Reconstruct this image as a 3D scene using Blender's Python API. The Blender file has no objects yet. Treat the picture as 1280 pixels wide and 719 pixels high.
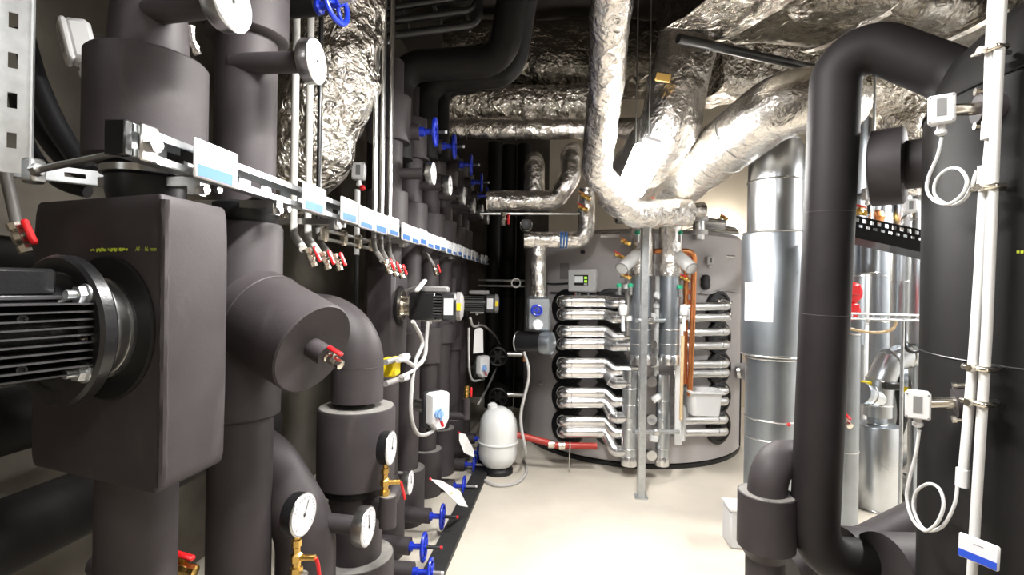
import bpy, math, random
from mathutils import Vector, Matrix, noise
random.seed(7)
V = Vector
SC = bpy.context.scene
COL = SC.collection

# ------------------------------------------------------------------ camera
CAM = V((0, 0, 1.5)); YAW = math.radians(6.06); ROLL = math.radians(0.9); FPX = 640.0
FW = V((-math.sin(YAW), math.cos(YAW), 0)); R0 = V((math.cos(YAW), math.sin(YAW), 0)); UZ = V((0, 0, 1))
RC = R0 * math.cos(ROLL) + UZ * math.sin(ROLL)
UC = UZ * math.cos(ROLL) - R0 * math.sin(ROLL)
cd = bpy.data.cameras.new('camera'); cam = bpy.data.objects.new('camera', cd); COL.objects.link(cam)
cd.sensor_width = 36; cd.lens = 18; cd.clip_start = 0.03
m = Matrix((RC, UC, -FW)).transposed().to_4x4(); m.translation = CAM
cam.matrix_world = m
SC.camera = cam

# ------------------------------------------------------------------ world, exposure
w = bpy.data.worlds.new('world'); SC.world = w; w.use_nodes = True
w.node_tree.nodes['Background'].inputs[0].default_value = (0.9, 0.95, 1.0, 1)
w.node_tree.nodes['Background'].inputs[1].default_value = 0.02
SC.view_settings.view_transform = 'Standard'; SC.view_settings.look = 'None'
SC.view_settings.gamma = 1; SC.view_settings.use_curve_mapping = False
SC.view_settings.exposure = 1.0

def at(px, py, d):
    """the room point seen at photo pixel px, py, d metres along the view axis"""
    return CAM + FW * d + RC * ((px - 640) / FPX * d) - UC * ((py - 359.5) / FPX * d)
def ray(px, py): return FW + RC * ((px - 640) / FPX) - UC * ((py - 359.5) / FPX)
def atx(px, py, X):
    r = ray(px, py); return CAM + r * (X / r.x)
def atz(px, py, z):
    r = ray(px, py); return CAM + r * ((z - 1.5) / r.z)
def aty(px, py, Y):
    r = ray(px, py); return CAM + r * (Y / r.y)
def depth(p): return (V(p) - CAM).dot(FW)

# ------------------------------------------------------------------ materials
MATS = {}
def nodes(name):
    mt = bpy.data.materials.new(name); mt.use_nodes = True
    nt = mt.node_tree; b = nt.nodes['Principled BSDF']
    MATS[name] = mt
    return mt, nt, b
def mat(name, col, rough=0.5, metal=0.0, var=0.0, vscale=6.0, bump=0.0, bscale=60.0, coat=0.0, spec=None, stretch=None, rvar=0.0, emit=None, estr=0):
    mt, nt, b = nodes(name)
    b.inputs['Base Color'].default_value = (*col, 1); b.inputs['Roughness'].default_value = rough
    b.inputs['Metallic'].default_value = metal; b.inputs['Coat Weight'].default_value = coat
    if spec is not None: b.inputs['Specular IOR Level'].default_value = spec
    if emit: b.inputs['Emission Color'].default_value = (*emit, 1); b.inputs['Emission Strength'].default_value = estr
    tc = nt.nodes.new('ShaderNodeTexCoord'); mp = nt.nodes.new('ShaderNodeMapping')
    nt.links.new(tc.outputs['Object'], mp.inputs[0])
    if stretch: mp.inputs['Scale'].default_value = stretch
    if var:
        n = nt.nodes.new('ShaderNodeTexNoise'); n.inputs['Scale'].default_value = vscale; n.inputs['Detail'].default_value = 6
        n.inputs['Roughness'].default_value = 0.6
        nt.links.new(mp.outputs[0], n.inputs['Vector'])
        r = nt.nodes.new('ShaderNodeValToRGB'); r.color_ramp.elements[0].position = 0.32; r.color_ramp.elements[1].position = 0.72
        r.color_ramp.elements[0].color = (*[max(0, c * (1 - var)) for c in col], 1)
        r.color_ramp.elements[1].color = (*[min(1, c * (1 + var)) for c in col], 1)
        nt.links.new(n.outputs['Fac'], r.inputs[0]); nt.links.new(r.outputs[0], b.inputs['Base Color'])
        if rvar:
            mr = nt.nodes.new('ShaderNodeMapRange'); mr.inputs[3].default_value = max(0, rough - rvar); mr.inputs[4].default_value = rough + rvar
            nt.links.new(n.outputs['Fac'], mr.inputs[0]); nt.links.new(mr.outputs[0], b.inputs['Roughness'])
    if bump:
        n2 = nt.nodes.new('ShaderNodeTexNoise'); n2.inputs['Scale'].default_value = bscale; n2.inputs['Detail'].default_value = 3
        nt.links.new(mp.outputs[0], n2.inputs['Vector'])
        bp = nt.nodes.new('ShaderNodeBump'); bp.inputs['Strength'].default_value = bump; bp.inputs['Distance'].default_value = 0.01
        nt.links.new(n2.outputs['Fac'], bp.inputs['Height']); nt.links.new(bp.outputs[0], b.inputs['Normal'])
    return mt
def scuffs(mt):
    """pale rubbed marks and dust on the foam skin"""
    nt = mt.node_tree; b = nt.nodes['Principled BSDF']; src = b.inputs['Base Color'].links[0].from_socket
    tc = nt.nodes.new('ShaderNodeTexCoord'); n = nt.nodes.new('ShaderNodeTexNoise'); n.inputs['Scale'].default_value = 9; n.inputs['Detail'].default_value = 5; n.inputs['Distortion'].default_value = 0.6
    mp = nt.nodes.new('ShaderNodeMapping'); mp.inputs['Scale'].default_value = (1, 1, 0.45)
    nt.links.new(tc.outputs['Object'], mp.inputs[0]); nt.links.new(mp.outputs[0], n.inputs['Vector'])
    r = nt.nodes.new('ShaderNodeValToRGB'); r.color_ramp.elements[0].position = 0.62; r.color_ramp.elements[1].position = 0.78
    r.color_ramp.elements[0].color = (0, 0, 0, 1); r.color_ramp.elements[1].color = (0.55, 0.55, 0.55, 1)
    mx = nt.nodes.new('ShaderNodeMix'); mx.data_type = 'RGBA'; mx.inputs[7].default_value = (0.09, 0.08, 0.08, 1) if mt.name == 'foam' else (0.03, 0.028, 0.028, 1)  # scuffs are coloured darker too on the shaded foam copies
    nt.links.new(n.outputs['Fac'], r.inputs[0]); nt.links.new(r.outputs[0], mx.inputs[0]); nt.links.new(src, mx.inputs[6]); nt.links.new(mx.outputs[2], b.inputs['Base Color'])
def foil(name, col, rough, scale, strength, dist=0.02):
    mt, nt, b = nodes(name)
    b.inputs['Base Color'].default_value = (*col, 1); b.inputs['Metallic'].default_value = 1; b.inputs['Roughness'].default_value = rough
    tc = nt.nodes.new('ShaderNodeTexCoord')
    n0 = nt.nodes.new('ShaderNodeTexNoise'); n0.inputs['Scale'].default_value = scale * 0.6; n0.inputs['Detail'].default_value = 2
    nt.links.new(tc.outputs['Object'], n0.inputs['Vector'])
    mx = nt.nodes.new('ShaderNodeMix'); mx.data_type = 'VECTOR'; mx.inputs[0].default_value = 0.12
    nt.links.new(tc.outputs['Object'], mx.inputs[4]); nt.links.new(n0.outputs['Color'], mx.inputs[5])
    vo = nt.nodes.new('ShaderNodeTexVoronoi'); vo.feature = 'F1'; vo.inputs['Scale'].default_value = scale
    nt.links.new(mx.outputs[1], vo.inputs['Vector'])
    n1 = nt.nodes.new('ShaderNodeTexNoise'); n1.inputs['Scale'].default_value = scale * 1.7; n1.inputs['Detail'].default_value = 4; n1.inputs['Distortion'].default_value = 1.5
    nt.links.new(tc.outputs['Object'], n1.inputs['Vector'])
    ad = nt.nodes.new('ShaderNodeMath'); ad.operation = 'ADD'
    nt.links.new(vo.outputs['Distance'], ad.inputs[0]); nt.links.new(n1.outputs['Fac'], ad.inputs[1])
    bp = nt.nodes.new('ShaderNodeBump'); bp.inputs['Strength'].default_value = strength; bp.inputs['Distance'].default_value = dist
    nt.links.new(ad.outputs[0], bp.inputs['Height']); nt.links.new(bp.outputs[0], b.inputs['Normal'])
    return mt

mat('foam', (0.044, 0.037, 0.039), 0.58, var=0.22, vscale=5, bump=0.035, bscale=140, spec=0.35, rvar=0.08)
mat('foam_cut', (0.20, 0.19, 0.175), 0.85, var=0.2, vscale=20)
mat('foam_shaded', (0.0105, 0.0095, 0.0092), 0.6, var=0.2, vscale=6, bump=0.03, bscale=140, spec=0.22)  # same black foam, shade put into the colour for dim places
mat('foam_loop_shaded', (0.017, 0.0145, 0.015), 0.6, var=0.2, vscale=6, bump=0.03, bscale=140, spec=0.28)  # same black foam, colour darkened for the poorly lit arching pipe
for _f in ('foam', 'foam_shaded', 'foam_loop_shaded'): scuffs(MATS[_f])
mat('black_rubber', (0.008, 0.008, 0.009), 0.4)
mat('black_paint', (0.010, 0.010, 0.011), 0.32, coat=0.2, bump=0.06, bscale=150)
mat('fin_alu', (0.16, 0.16, 0.165), 0.35, 0.8)
mat('white_plastic', (0.70, 0.70, 0.70), 0.4, coat=0.15)
mat('grey_plastic', (0.24, 0.23, 0.225), 0.5)
mat('dark_plastic', (0.03, 0.03, 0.032), 0.4)
mat('window_grey', (0.22, 0.22, 0.22), 0.25, coat=0.4)
mat('card_white', (0.66, 0.66, 0.68), 0.5)
mat('print_blue', (0.035, 0.13, 0.36), 0.5)
mat('print_deep_blue', (0.02, 0.07, 0.5), 0.5)
mat('print_red', (0.75, 0.2, 0.12), 0.5)
mat('print_grey', (0.22, 0.22, 0.24), 0.6)
mat('print_green', (0.6, 0.72, 0.05), 0.6)
mat('ink_black', (0.02, 0.02, 0.02), 0.6)
mat('galv', (0.58, 0.60, 0.61), 0.36, 0.85, var=0.12, vscale=30, rvar=0.08)
mat('steel', (0.62, 0.62, 0.61), 0.28, 1.0, var=0.1, vscale=25)
mat('sheet', (0.60, 0.63, 0.66), 0.29, 1.0, var=0.08, vscale=4, bump=0.05, bscale=5, rvar=0.05)
mat('sheet_dull', (0.36, 0.39, 0.42), 0.36, 0.9, var=0.12, vscale=4, rvar=0.08)
mat('sheet_mid', (0.42, 0.46, 0.50), 0.40, 1.0, var=0.1, vscale=4, rvar=0.06)
mat('alu_pipe', (0.80, 0.80, 0.80), 0.26, 1.0, var=0.06, vscale=18, bump=0.08, bscale=14)
mat('pvc_grey', (0.42, 0.43, 0.44), 0.3, 0.35)
mat('brass', (0.72, 0.47, 0.14), 0.28, 1.0, var=0.15, vscale=40)
mat('nickel', (0.74, 0.69, 0.60), 0.22, 1.0)
mat('copper', (0.82, 0.33, 0.13), 0.3, 1.0, var=0.12, vscale=20)
mat('red', (0.62, 0.012, 0.016), 0.35, coat=0.2)
mat('red_pipe', (0.36, 0.03, 0.02), 0.4)
mat('blue', (0.008, 0.03, 0.45), 0.32, coat=0.2)
mat('light_blue', (0.25, 0.42, 0.75), 0.4)
mat('yellow', (0.80, 0.60, 0.01), 0.4)
mat('green', (0.02, 0.35, 0.18), 0.4)
mat('orange', (0.75, 0.25, 0.05), 0.5)
mat('ochre', (0.40, 0.24, 0.06), 0.6)
mat('tan', (0.62, 0.45, 0.25), 0.5)
mat('hose', (0.46, 0.45, 0.42), 0.5)
mat('hose_dark', (0.17, 0.16, 0.15), 0.5)
mat('cable', (0.45, 0.44, 0.43), 0.5)
mat('conduit', (0.72, 0.72, 0.71), 0.45, var=0.06, vscale=8, stretch=(1, 1, 0.2))
mat('tank_grey', (0.46, 0.435, 0.435), 0.42, var=0.05, vscale=3, coat=0.15)
mat('vessel_white', (0.72, 0.73, 0.72), 0.3, coat=0.3)
mat('paper', (0.80, 0.80, 0.80), 0.7)
mat('bag', (0.30, 0.29, 0.26), 0.6, var=0.2, vscale=8, bump=0.3, bscale=8)
mat('floor', (0.58, 0.53, 0.45), 0.42, var=0.10, vscale=2.2, bump=0.05, bscale=120, rvar=0.08)
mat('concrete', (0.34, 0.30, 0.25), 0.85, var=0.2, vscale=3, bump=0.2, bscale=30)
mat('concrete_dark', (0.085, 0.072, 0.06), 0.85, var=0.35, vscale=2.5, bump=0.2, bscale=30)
mat('wall_beige', (0.60, 0.53, 0.42), 0.8, var=0.06, vscale=2, bump=0.05, bscale=80)
mat('wall_white', (0.72, 0.71, 0.69), 0.8, var=0.05, vscale=2)
mat('kerb', (0.02, 0.019, 0.018), 0.6, var=0.3, vscale=12)
mat('lamp_on', (1, 1, 1), 0.5, emit=(1, 0.98, 0.95), estr=14)
mat('tube_on', (1, 1, 1), 0.5, emit=(1, 0.985, 0.96), estr=95)
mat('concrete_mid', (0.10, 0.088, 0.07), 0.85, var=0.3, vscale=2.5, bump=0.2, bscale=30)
mat('screen_green', (0.35, 0.7, 0.05), 0.4, emit=(0.35, 0.75, 0.05), estr=0.5)
mat('screen_grey', (0.45, 0.47, 0.45), 0.3, emit=(0.7, 0.72, 0.7), estr=0.25)
foil('foil', (0.82, 0.79, 0.75), 0.25, 11, 0.6)
foil('foil_rough', (0.80, 0.76, 0.69), 0.24, 11, 1.0, 0.03)
foil('foil_smooth', (0.82, 0.79, 0.74), 0.26, 22, 0.22)
foil('foil_shaded', (0.17, 0.155, 0.13), 0.26, 8, 0.7, 0.03)  # same foil, colour darkened because little light reaches the ceiling ducts
def glass_mat():
    mt, nt, b = nodes('glass'); nt.nodes.remove(b)
    out = nt.nodes['Material Output']
    t = nt.nodes.new('ShaderNodeBsdfTransparent'); g = nt.nodes.new('ShaderNodeBsdfGlossy'); g.inputs['Roughness'].default_value = 0.08
    mx = nt.nodes.new('ShaderNodeMixShader'); mx.inputs[0].default_value = 0.07
    nt.links.new(t.outputs[0], mx.inputs[1]); nt.links.new(g.outputs[0], mx.inputs[2]); nt.links.new(mx.outputs[0], out.inputs[0])
glass_mat()

# ------------------------------------------------------------------ mesh builder
def basis(z, hint=None):
    z = V(z).normalized()
    h = V(hint) if hint is not None else (V((0, 0, 1)) if abs(z.z) < 0.9 else V((0, 1, 0)))
    x = h.cross(z)
    if x.length < 1e-6: x = V((1, 0, 0)).cross(z)
    x.normalize(); y = z.cross(x)
    return x, y, z
def frame(o, z, hint=None):
    """local z along z, local y roughly along hint (up)"""
    x, y, zz = basis(z, hint)
    m = Matrix((x, y, zz)).transposed().to_4x4(); m.translation = V(o); return m
def fillet(pts, br, k=7):
    pts = [V(p) for p in pts]
    if br <= 0 or len(pts) < 3: return pts
    out = [pts[0]]
    for i in range(1, len(pts) - 1):
        a, p, c = pts[i - 1], pts[i], pts[i + 1]
        u = (a - p); v = (c - p); lu, lv = u.length, v.length
        u.normalize(); v.normalize()
        ang = math.acos(max(-1, min(1, u.dot(v))))
        if ang > 3.1: out.append(p); continue
        t = min(br / math.tan(ang / 2), lu * (0.5 if i > 1 else 0.98), lv * (0.5 if i < len(pts) - 2 else 0.98))
        r = t * math.tan(ang / 2)
        cen = p + (u + v).normalized() * (r / math.sin(ang / 2))
        s = p + u * t - cen; e = p + v * t - cen
        tot = s.angle(e); ax = s.cross(e)
        if ax.length < 1e-9: out.append(p); continue
        ax.normalize()
        for q in range(k + 1): out.append(cen + Matrix.Rotation(tot * q / k, 3, ax) @ s)
    out.append(pts[-1]); return out

class MB:
    def __init__(s, M=None): s.v = []; s.f = []; s.M = M
    def _add(s, vs, fs):
        b = len(s.v)
        s.v += [V(p) if s.M is None else s.M @ V(p) for p in vs]
        s.f += [tuple(b + i for i in f) for f in fs]
        return s
    def box(s, c, size, R=None, bev=0.0):
        hx, hy, hz = [q / 2 for q in size]; c = V(c)
        if bev <= 0:
            vs = [V((x * hx, y * hy, z * hz)) for x in (-1, 1) for y in (-1, 1) for z in (-1, 1)]
            fs = [(0, 1, 3, 2), (4, 6, 7, 5), (0, 4, 5, 1), (2, 3, 7, 6), (0, 2, 6, 4), (1, 5, 7, 3)]
        else:
            b = min(bev, hx * .95, hy * .95, hz * .95); vs = []; ix = {}
            for X in (-1, 1):
                for Y in (-1, 1):
                    for Z in (-1, 1):
                        for a in range(3):
                            p = [X * (hx - b), Y * (hy - b), Z * (hz - b)]
                            p[a] = (X, Y, Z)[a] * (hx, hy, hz)[a]
                            ix[X, Y, Z, a] = len(vs); vs.append(V(p))
            fs = []
            for a in range(3):
                o1, o2 = [(1, 2), (2, 0), (0, 1)][a]
                for sg in (-1, 1):
                    q = []
                    for i, j in ((-1, -1), (1, -1), (1, 1), (-1, 1)):
                        k = [0, 0, 0]; k[a] = sg; k[o1] = i; k[o2] = j; q.append(ix[(*k, a)])
                    fs.append(tuple(q) if sg > 0 else tuple(q[::-1]))
            for a in range(3):
                o1, o2 = [(1, 2), (2, 0), (0, 1)][a]
                for i in (-1, 1):
                    for j in (-1, 1):
                        def K(t, face):
                            k = [0, 0, 0]; k[a] = t; k[o1] = i; k[o2] = j; return ix[(*k, face)]
                        q = (K(-1, o1), K(1, o1), K(1, o2), K(-1, o2))
                        fs.append(q if i * j < 0 else q[::-1])
            for X in (-1, 1):
                for Y in (-1, 1):
                    for Z in (-1, 1):
                        q = (ix[X, Y, Z, 0], ix[X, Y, Z, 1], ix[X, Y, Z, 2])
                        fs.append(q if X * Y * Z > 0 else q[::-1])
        if R is not None: vs = [R @ p for p in vs]
        return s._add([p + c for p in vs], fs)
    def prism(s, base, h0, h1, bev=0.0):
        """vertical prism on a plan polygon (counter-clockwise)"""
        n = len(base); vs = [V((p[0], p[1], h0)) for p in base] + [V((p[0], p[1], h1)) for p in base]
        fs = [tuple(range(n - 1, -1, -1)), tuple(range(n, 2 * n))] + [(i, (i + 1) % n, n + (i + 1) % n, n + i) for i in range(n)]
        return s._add(vs, fs)
    def rings(s, rs, cap=True, closed=False):
        n = len(rs[0]); vs = [p for r in rs for p in r]; fs = []
        for i in range(len(rs) - 1):
            for j in range(n):
                k = (j + 1) % n
                fs.append((i * n + j, i * n + k, (i + 1) * n + k, (i + 1) * n + j))
        if cap:
            fs.append(tuple(range(n - 1, -1, -1))); b = (len(rs) - 1) * n; fs.append(tuple(range(b, b + n)))
        return s._add(vs, fs)
    def lathe(s, prof, o=(0, 0, 0), ax=(0, 0, 1), n=24, cap=True):
        """prof: (radius, height along ax)"""
        x, y, z = basis(ax); o = V(o)
        return s.rings([[o + z * h + (x * math.cos(2 * math.pi * j / n) + y * math.sin(2 * math.pi * j / n)) * max(r, 1e-4) for j in range(n)] for r, h in prof], cap)
    def cyl(s, a, b, r0, r1=None, n=24):
        a, b = V(a), V(b); r1 = r0 if r1 is None else r1
        return s.lathe([(r0, 0), (r1, (b - a).length)], a, b - a, n)
    def tube(s, pts, r, bend=0.0, n=16, k=7, seg=None, wob=0.0, wf=8.0, rend=None, seed=0.0):
        p = fillet(pts, bend, k)
        if seg:
            q = [p[0]]
            for i in range(len(p) - 1):
                c = max(1, int((p[i + 1] - p[i]).length / seg))
                for t in range(1, c + 1): q.append(p[i].lerp(p[i + 1], t / c))
            p = q
        q = [p[0]]
        for c in p[1:]:
            if (c - q[-1]).length > 1e-5: q.append(c)
        p = q
        tot = sum((p[i + 1] - p[i]).length for i in range(len(p) - 1)); acc = 0
        t0 = (p[1] - p[0]).normalized(); x, y, z = basis(t0); rs = []
        for i, c in enumerate(p):
            t = (p[min(i + 1, len(p) - 1)] - p[max(i - 1, 0)]).normalized()
            ax = z.cross(t)
            if ax.length > 1e-7:
                M = Matrix.Rotation(z.angle(t), 3, ax.normalized()); x = M @ x; y = M @ y
            z = t
            if i: acc += (c - p[i - 1]).length
            rr = r if rend is None else r + (rend - r) * acc / tot
            ring = []
            for j in range(n):
                d = x * math.cos(2 * math.pi * j / n) + y * math.sin(2 * math.pi * j / n)
                q = c + d * rr
                if wob: q = q + d * (wob * (noise.noise(q * wf + V((seed, 0, 0))) + 0.5 * noise.noise(q * wf * 2.3)))
                ring.append(q)
            rs.append(ring)
        return s.rings(rs)
    def duct(s, pts, w, h, up=(0, 0, 1), sub=6, seg=0.12, wob=0.0, wf=5.0, bend=0.0):
        """rectangular duct; w across, h along up"""
        p = fillet(pts, bend, 5); q = [p[0]]
        for i in range(len(p) - 1):
            c = max(1, int((p[i + 1] - p[i]).length / seg))
            for t in range(1, c + 1): q.append(p[i].lerp(p[i + 1], t / c))
        p = q; rs = []; up = V(up)
        per = []
        for (x0, y0), (x1, y1) in (((-1, -1), (1, -1)), ((1, -1), (1, 1)), ((1, 1), (-1, 1)), ((-1, 1), (-1, -1))):
            for t in range(sub): per.append((x0 + (x1 - x0) * t / sub, y0 + (y1 - y0) * t / sub))
        for i, c in enumerate(p):
            t = (p[min(i + 1, len(p) - 1)] - p[max(i - 1, 0)]).normalized()
            x = up.cross(t).normalized() * -1; y = t.cross(x) * -1
            y = up - t * up.dot(t); y.normalize(); x = y.cross(t)
            ring = []
            for (a, b) in per:
                k_ = (abs(a)**5 + abs(b)**5)**-.2; a, b = a * k_, b * k_
                q = c + x * (a * w / 2) + y * (b * h / 2)
                if wob:
                    q = q + (x * a + y * b) * (wob * (noise.noise(q * wf) + .5 * noise.noise(q * wf * 2.7)))
                ring.append(q)
            rs.append(ring)
        return s.rings(rs)
    def torus(s, c, ax, R, r, n=32, m=10, a0=0, a1=2 * math.pi):
        x, y, z = basis(ax); c = V(c); vs = []; fs = []
        full = abs(a1 - a0 - 2 * math.pi) < 1e-6; N = n if full else n + 1
        for i in range(N):
            a = a0 + (a1 - a0) * i / n; d = x * math.cos(a) + y * math.sin(a)
            for j in range(m):
                b = 2 * math.pi * j / m; vs.append(c + d * (R + r * math.cos(b)) + z * (r * math.sin(b)))
        for i in range(n):
            for j in range(m):
                fs.append((i * m + j, ((i + 1) % N) * m + j, ((i + 1) % N) * m + (j + 1) % m, i * m + (j + 1) % m))
        if not full:
            fs.append(tuple(range(m - 1, -1, -1))); fs.append(tuple(n * m + j for j in range(m)))
        return s._add(vs, fs)
    def ball(s, c, r, n=16, ax=(0, 0, 1), sq=1.0):
        return s.lathe([(r * math.sin(math.pi * i / 10), -r * sq * math.cos(math.pi * i / 10)) for i in range(11)], c, ax, n)
    def quad(s, a, b, c, d, th=0.003):
        a, b, c, d = map(V, (a, b, c, d)); nn = (b - a).cross(d - a).normalized() * th
        vs = [a, b, c, d, a - nn, b - nn, c - nn, d - nn]
        return s._add(vs, [(0, 1, 2, 3), (7, 6, 5, 4), (0, 4, 5, 1), (1, 5, 6, 2), (2, 6, 7, 3), (3, 7, 4, 0)])
    def mesh(s, name, mt, ang=38):
        me = bpy.data.meshes.new(name); lo = V((1e9,) * 3); hi = V((-1e9,) * 3)
        for p in s.v:
            for i in range(3): lo[i] = min(lo[i], p[i]); hi[i] = max(hi[i], p[i])
        o = V(((lo.x + hi.x) / 2, (lo.y + hi.y) / 2, lo.z))
        me.from_pydata([tuple(p - o) for p in s.v], [], s.f)
        me.materials.append(MATS[mt]); me.validate()
        me.shade_smooth(); me.set_sharp_from_angle(angle=math.radians(ang))
        return me, o, lo, hi

class Thing:
    """one top-level object: parts are added with part(), then done() links them under an Empty at its base"""
    def __init__(s, name, label, cat, group=None, M=None, kind=None):
        s.name, s.label, s.cat, s.group, s.M, s.kind = name, label, cat, group, M, kind; s.parts = []
    def part(s, name, mt, parent=None, label=None, M='own', kind=None, ang=38):
        b = MB(s.M if M == 'own' else M); b.info = (name, mt, parent, label, kind, ang); s.parts.append(b); return b
    def done(s):
        obs = {}; lo = V((1e9,) * 3); hi = V((-1e9,) * 3); single = len(s.parts) == 1
        wl = {}
        for b in s.parts:
            if not b.v: continue
            name, mt, parent, label, kind, ang = b.info
            me, o, l, h = b.mesh(s.name if single else name, mt, ang)
            ob = bpy.data.objects.new(s.name if single else name, me); COL.objects.link(ob)
            ob.location = o; obs[id(b)] = ob; wl[id(b)] = o
            if label and not single: ob['label'] = label
            if kind: ob['kind'] = kind
            for i in range(3): lo[i] = min(lo[i], l[i]); hi[i] = max(hi[i], h[i])
        if single: root = list(obs.values())[0]
        else:
            root = bpy.data.objects.new(s.name, None); COL.objects.link(root); root.empty_display_size = 0.05
            ro = V(((lo.x + hi.x) / 2, (lo.y + hi.y) / 2, lo.z)); root.location = ro
            for b in s.parts:
                if id(b) not in obs: continue
                ob = obs[id(b)]; par = b.info[2]
                if par is not None and id(par) in obs: ob.parent = obs[id(par)]; ob.location = wl[id(b)] - wl[id(par)]
                else: ob.parent = root; ob.location = wl[id(b)] - ro
        if s.kind: root['kind'] = s.kind
        else: root['category'] = s.cat
        root['label'] = s.label
        if s.group: root['group'] = s.group
        s.root = root
        return root

# ------------------------------------------------------------------ the room
XL, XR, YN, YF, ZC = -1.95, 4.3, -1.3, 6.9, 4.35
def struct(name, label, mt, fn):
    t = Thing(name, label, None, kind='structure'); b = t.part(name, mt); fn(b); return t.done()
struct('floor', 'pale beige painted concrete floor', 'floor', lambda b: b.box(((XL + XR) / 2, (YN + YF) / 2, -0.1), (XR - XL + .4, YF - YN + .4, 0.2)))
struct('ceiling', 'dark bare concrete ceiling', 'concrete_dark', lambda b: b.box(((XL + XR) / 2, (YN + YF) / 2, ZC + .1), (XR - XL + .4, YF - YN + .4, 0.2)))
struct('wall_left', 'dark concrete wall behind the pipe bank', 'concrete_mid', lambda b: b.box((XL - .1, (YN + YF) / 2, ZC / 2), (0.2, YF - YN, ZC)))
struct('wall_right', 'off white wall beyond the metal pipes', 'wall_white', lambda b: b.box((XR + .1, (YN + YF) / 2, ZC / 2), (0.2, YF - YN, ZC)))
struct('wall_back', 'beige plastered wall behind the storage tank', 'wall_beige', lambda b: b.box(((XL + XR) / 2 + .75, YF + .1, ZC / 2), (XR - XL - 1.1, 0.2, ZC)))
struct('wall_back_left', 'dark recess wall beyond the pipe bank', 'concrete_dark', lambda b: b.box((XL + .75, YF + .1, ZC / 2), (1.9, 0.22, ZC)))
struct('wall_front', 'concrete wall behind the viewer', 'concrete', lambda b: b.box(((XL + XR) / 2, YN - .1, ZC / 2), (XR - XL, 0.2, ZC)))
def kerb(b):
    for i in range(1): b.box((-0.66, 3.4, 0.012), (0.115, 5.2, 0.03))
struct('trim_1', 'black rubber strip along the foot of the pipe bank', 'kerb', kerb)

# ------------------------------------------------------------------ lamps
def batten(p0, p1, label, power, down=(0, 0, -1), tube=False):
    p0, p1 = V(p0), V(p1); L = (p1 - p0).length; mid = (p0 + p1) / 2
    dn = V(down).normalized(); ax = (p1 - p0).normalized()
    y = ax; z = -dn; x = y.cross(z).normalized(); z = x.cross(y)
    M = Matrix((x, y, z)).transposed().to_4x4(); M.translation = mid
    t = Thing('batten_light', label, 'ceiling lamp', M=M)
    t.part('housing', 'white_plastic').box((0, 0, 0.03), (0.09, L, 0.03), bev=.006)
    if tube: t.part('diffuser', 'tube_on').box((0, 0, -.02), (0.17, L - .03, 0.07), bev=.025)
    else: t.part('diffuser', 'lamp_on').box((0, 0, 0.0), (0.08, L - .04, 0.03), bev=.01)
    for s in (() if tube else (-1, 1)): t.part('end_cap', 'white_plastic').box((0, s * (L / 2), 0.01), (0.095, 0.02, 0.065), bev=.004)
    for k in (-.3, .3):
        r = t.part('hanger', 'steel', M=None); q = mid + ax * (L * k) + z * .045; r.cyl(q, (q.x, q.y, ZC), 0.004, n=8)
    t.done()
    if tube: return
    ld = bpy.data.lights.new('batten_glow', 'AREA'); ld.shape = 'RECTANGLE'; ld.size = 0.09; ld.size_y = L; ld.energy = power; ld.color = (1, 0.98, 0.955)
    lo = bpy.data.objects.new('batten_glow', ld); COL.objects.link(lo)
    lm = Matrix((x, y, z)).transposed().to_4x4(); lm.translation = mid - z * 0.03
    lo.matrix_world = lm
batten((-0.12, 0.85, 2.62), (-0.12, 1.70, 2.62), 'white batten lamp hung over the gangway', 42)
batten((0.7, -0.9, 2.75), (0.7, 0.1, 2.75), 'white batten lamp over the gangway entrance', 13)
batten(at(815, 180, 2.75), at(787, 238, 3.32), 'white batten lamp added for the glare on the foil ducts', 45, down=(-.3, -.25, -1), tube=True)  # wide glowing box added to stand for the blown-out glare on the foil
batten((3.3, 2.6, 2.7), (3.3, 4.0, 2.7), 'unseen white batten lamp added to light the metal pipes beyond the black tank', 70)  # added lamp, kept out of view, to brighten the pipes behind the loop
def bulkhead():
    c = at(921, 292, 5.9); c = V((c.x, YF, c.z)); M = frame(c, (0, -1, 0))
    t = Thing('bulkhead_light', 'small round lamp glowing on the beige wall beside the tank', 'wall lamp', M=M)
    t.part('base', 'white_plastic').lathe([(.09, 0), (.09, .03), (.08, .035)], n=24)
    t.part('globe', 'lamp_on').lathe([(.08, .035), (.075, .06), (.05, .085), (.01, .093)], n=24)
    t.done()
    ld = bpy.data.lights.new('bulkhead_glow', 'POINT'); ld.energy = 25; ld.shadow_soft_size = .08; ld.color = (1, .95, .88)
    lo = bpy.data.objects.new('bulkhead_glow', ld); COL.objects.link(lo); lo.location = c + V((0, -.16, 0))
bulkhead()

# ------------------------------------------------------------------ reusable fittings
ORD = ['first', 'second', 'third', 'fourth', 'fifth', 'sixth', 'seventh', 'eighth', 'ninth', 'tenth', 'eleventh', 'twelfth', 'thirteenth', 'fourteenth', 'fifteenth', 'sixteenth', 'seventeenth', 'eighteenth', 'nineteenth', 'twentieth', 'twenty-first', 'twenty-second']

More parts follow.
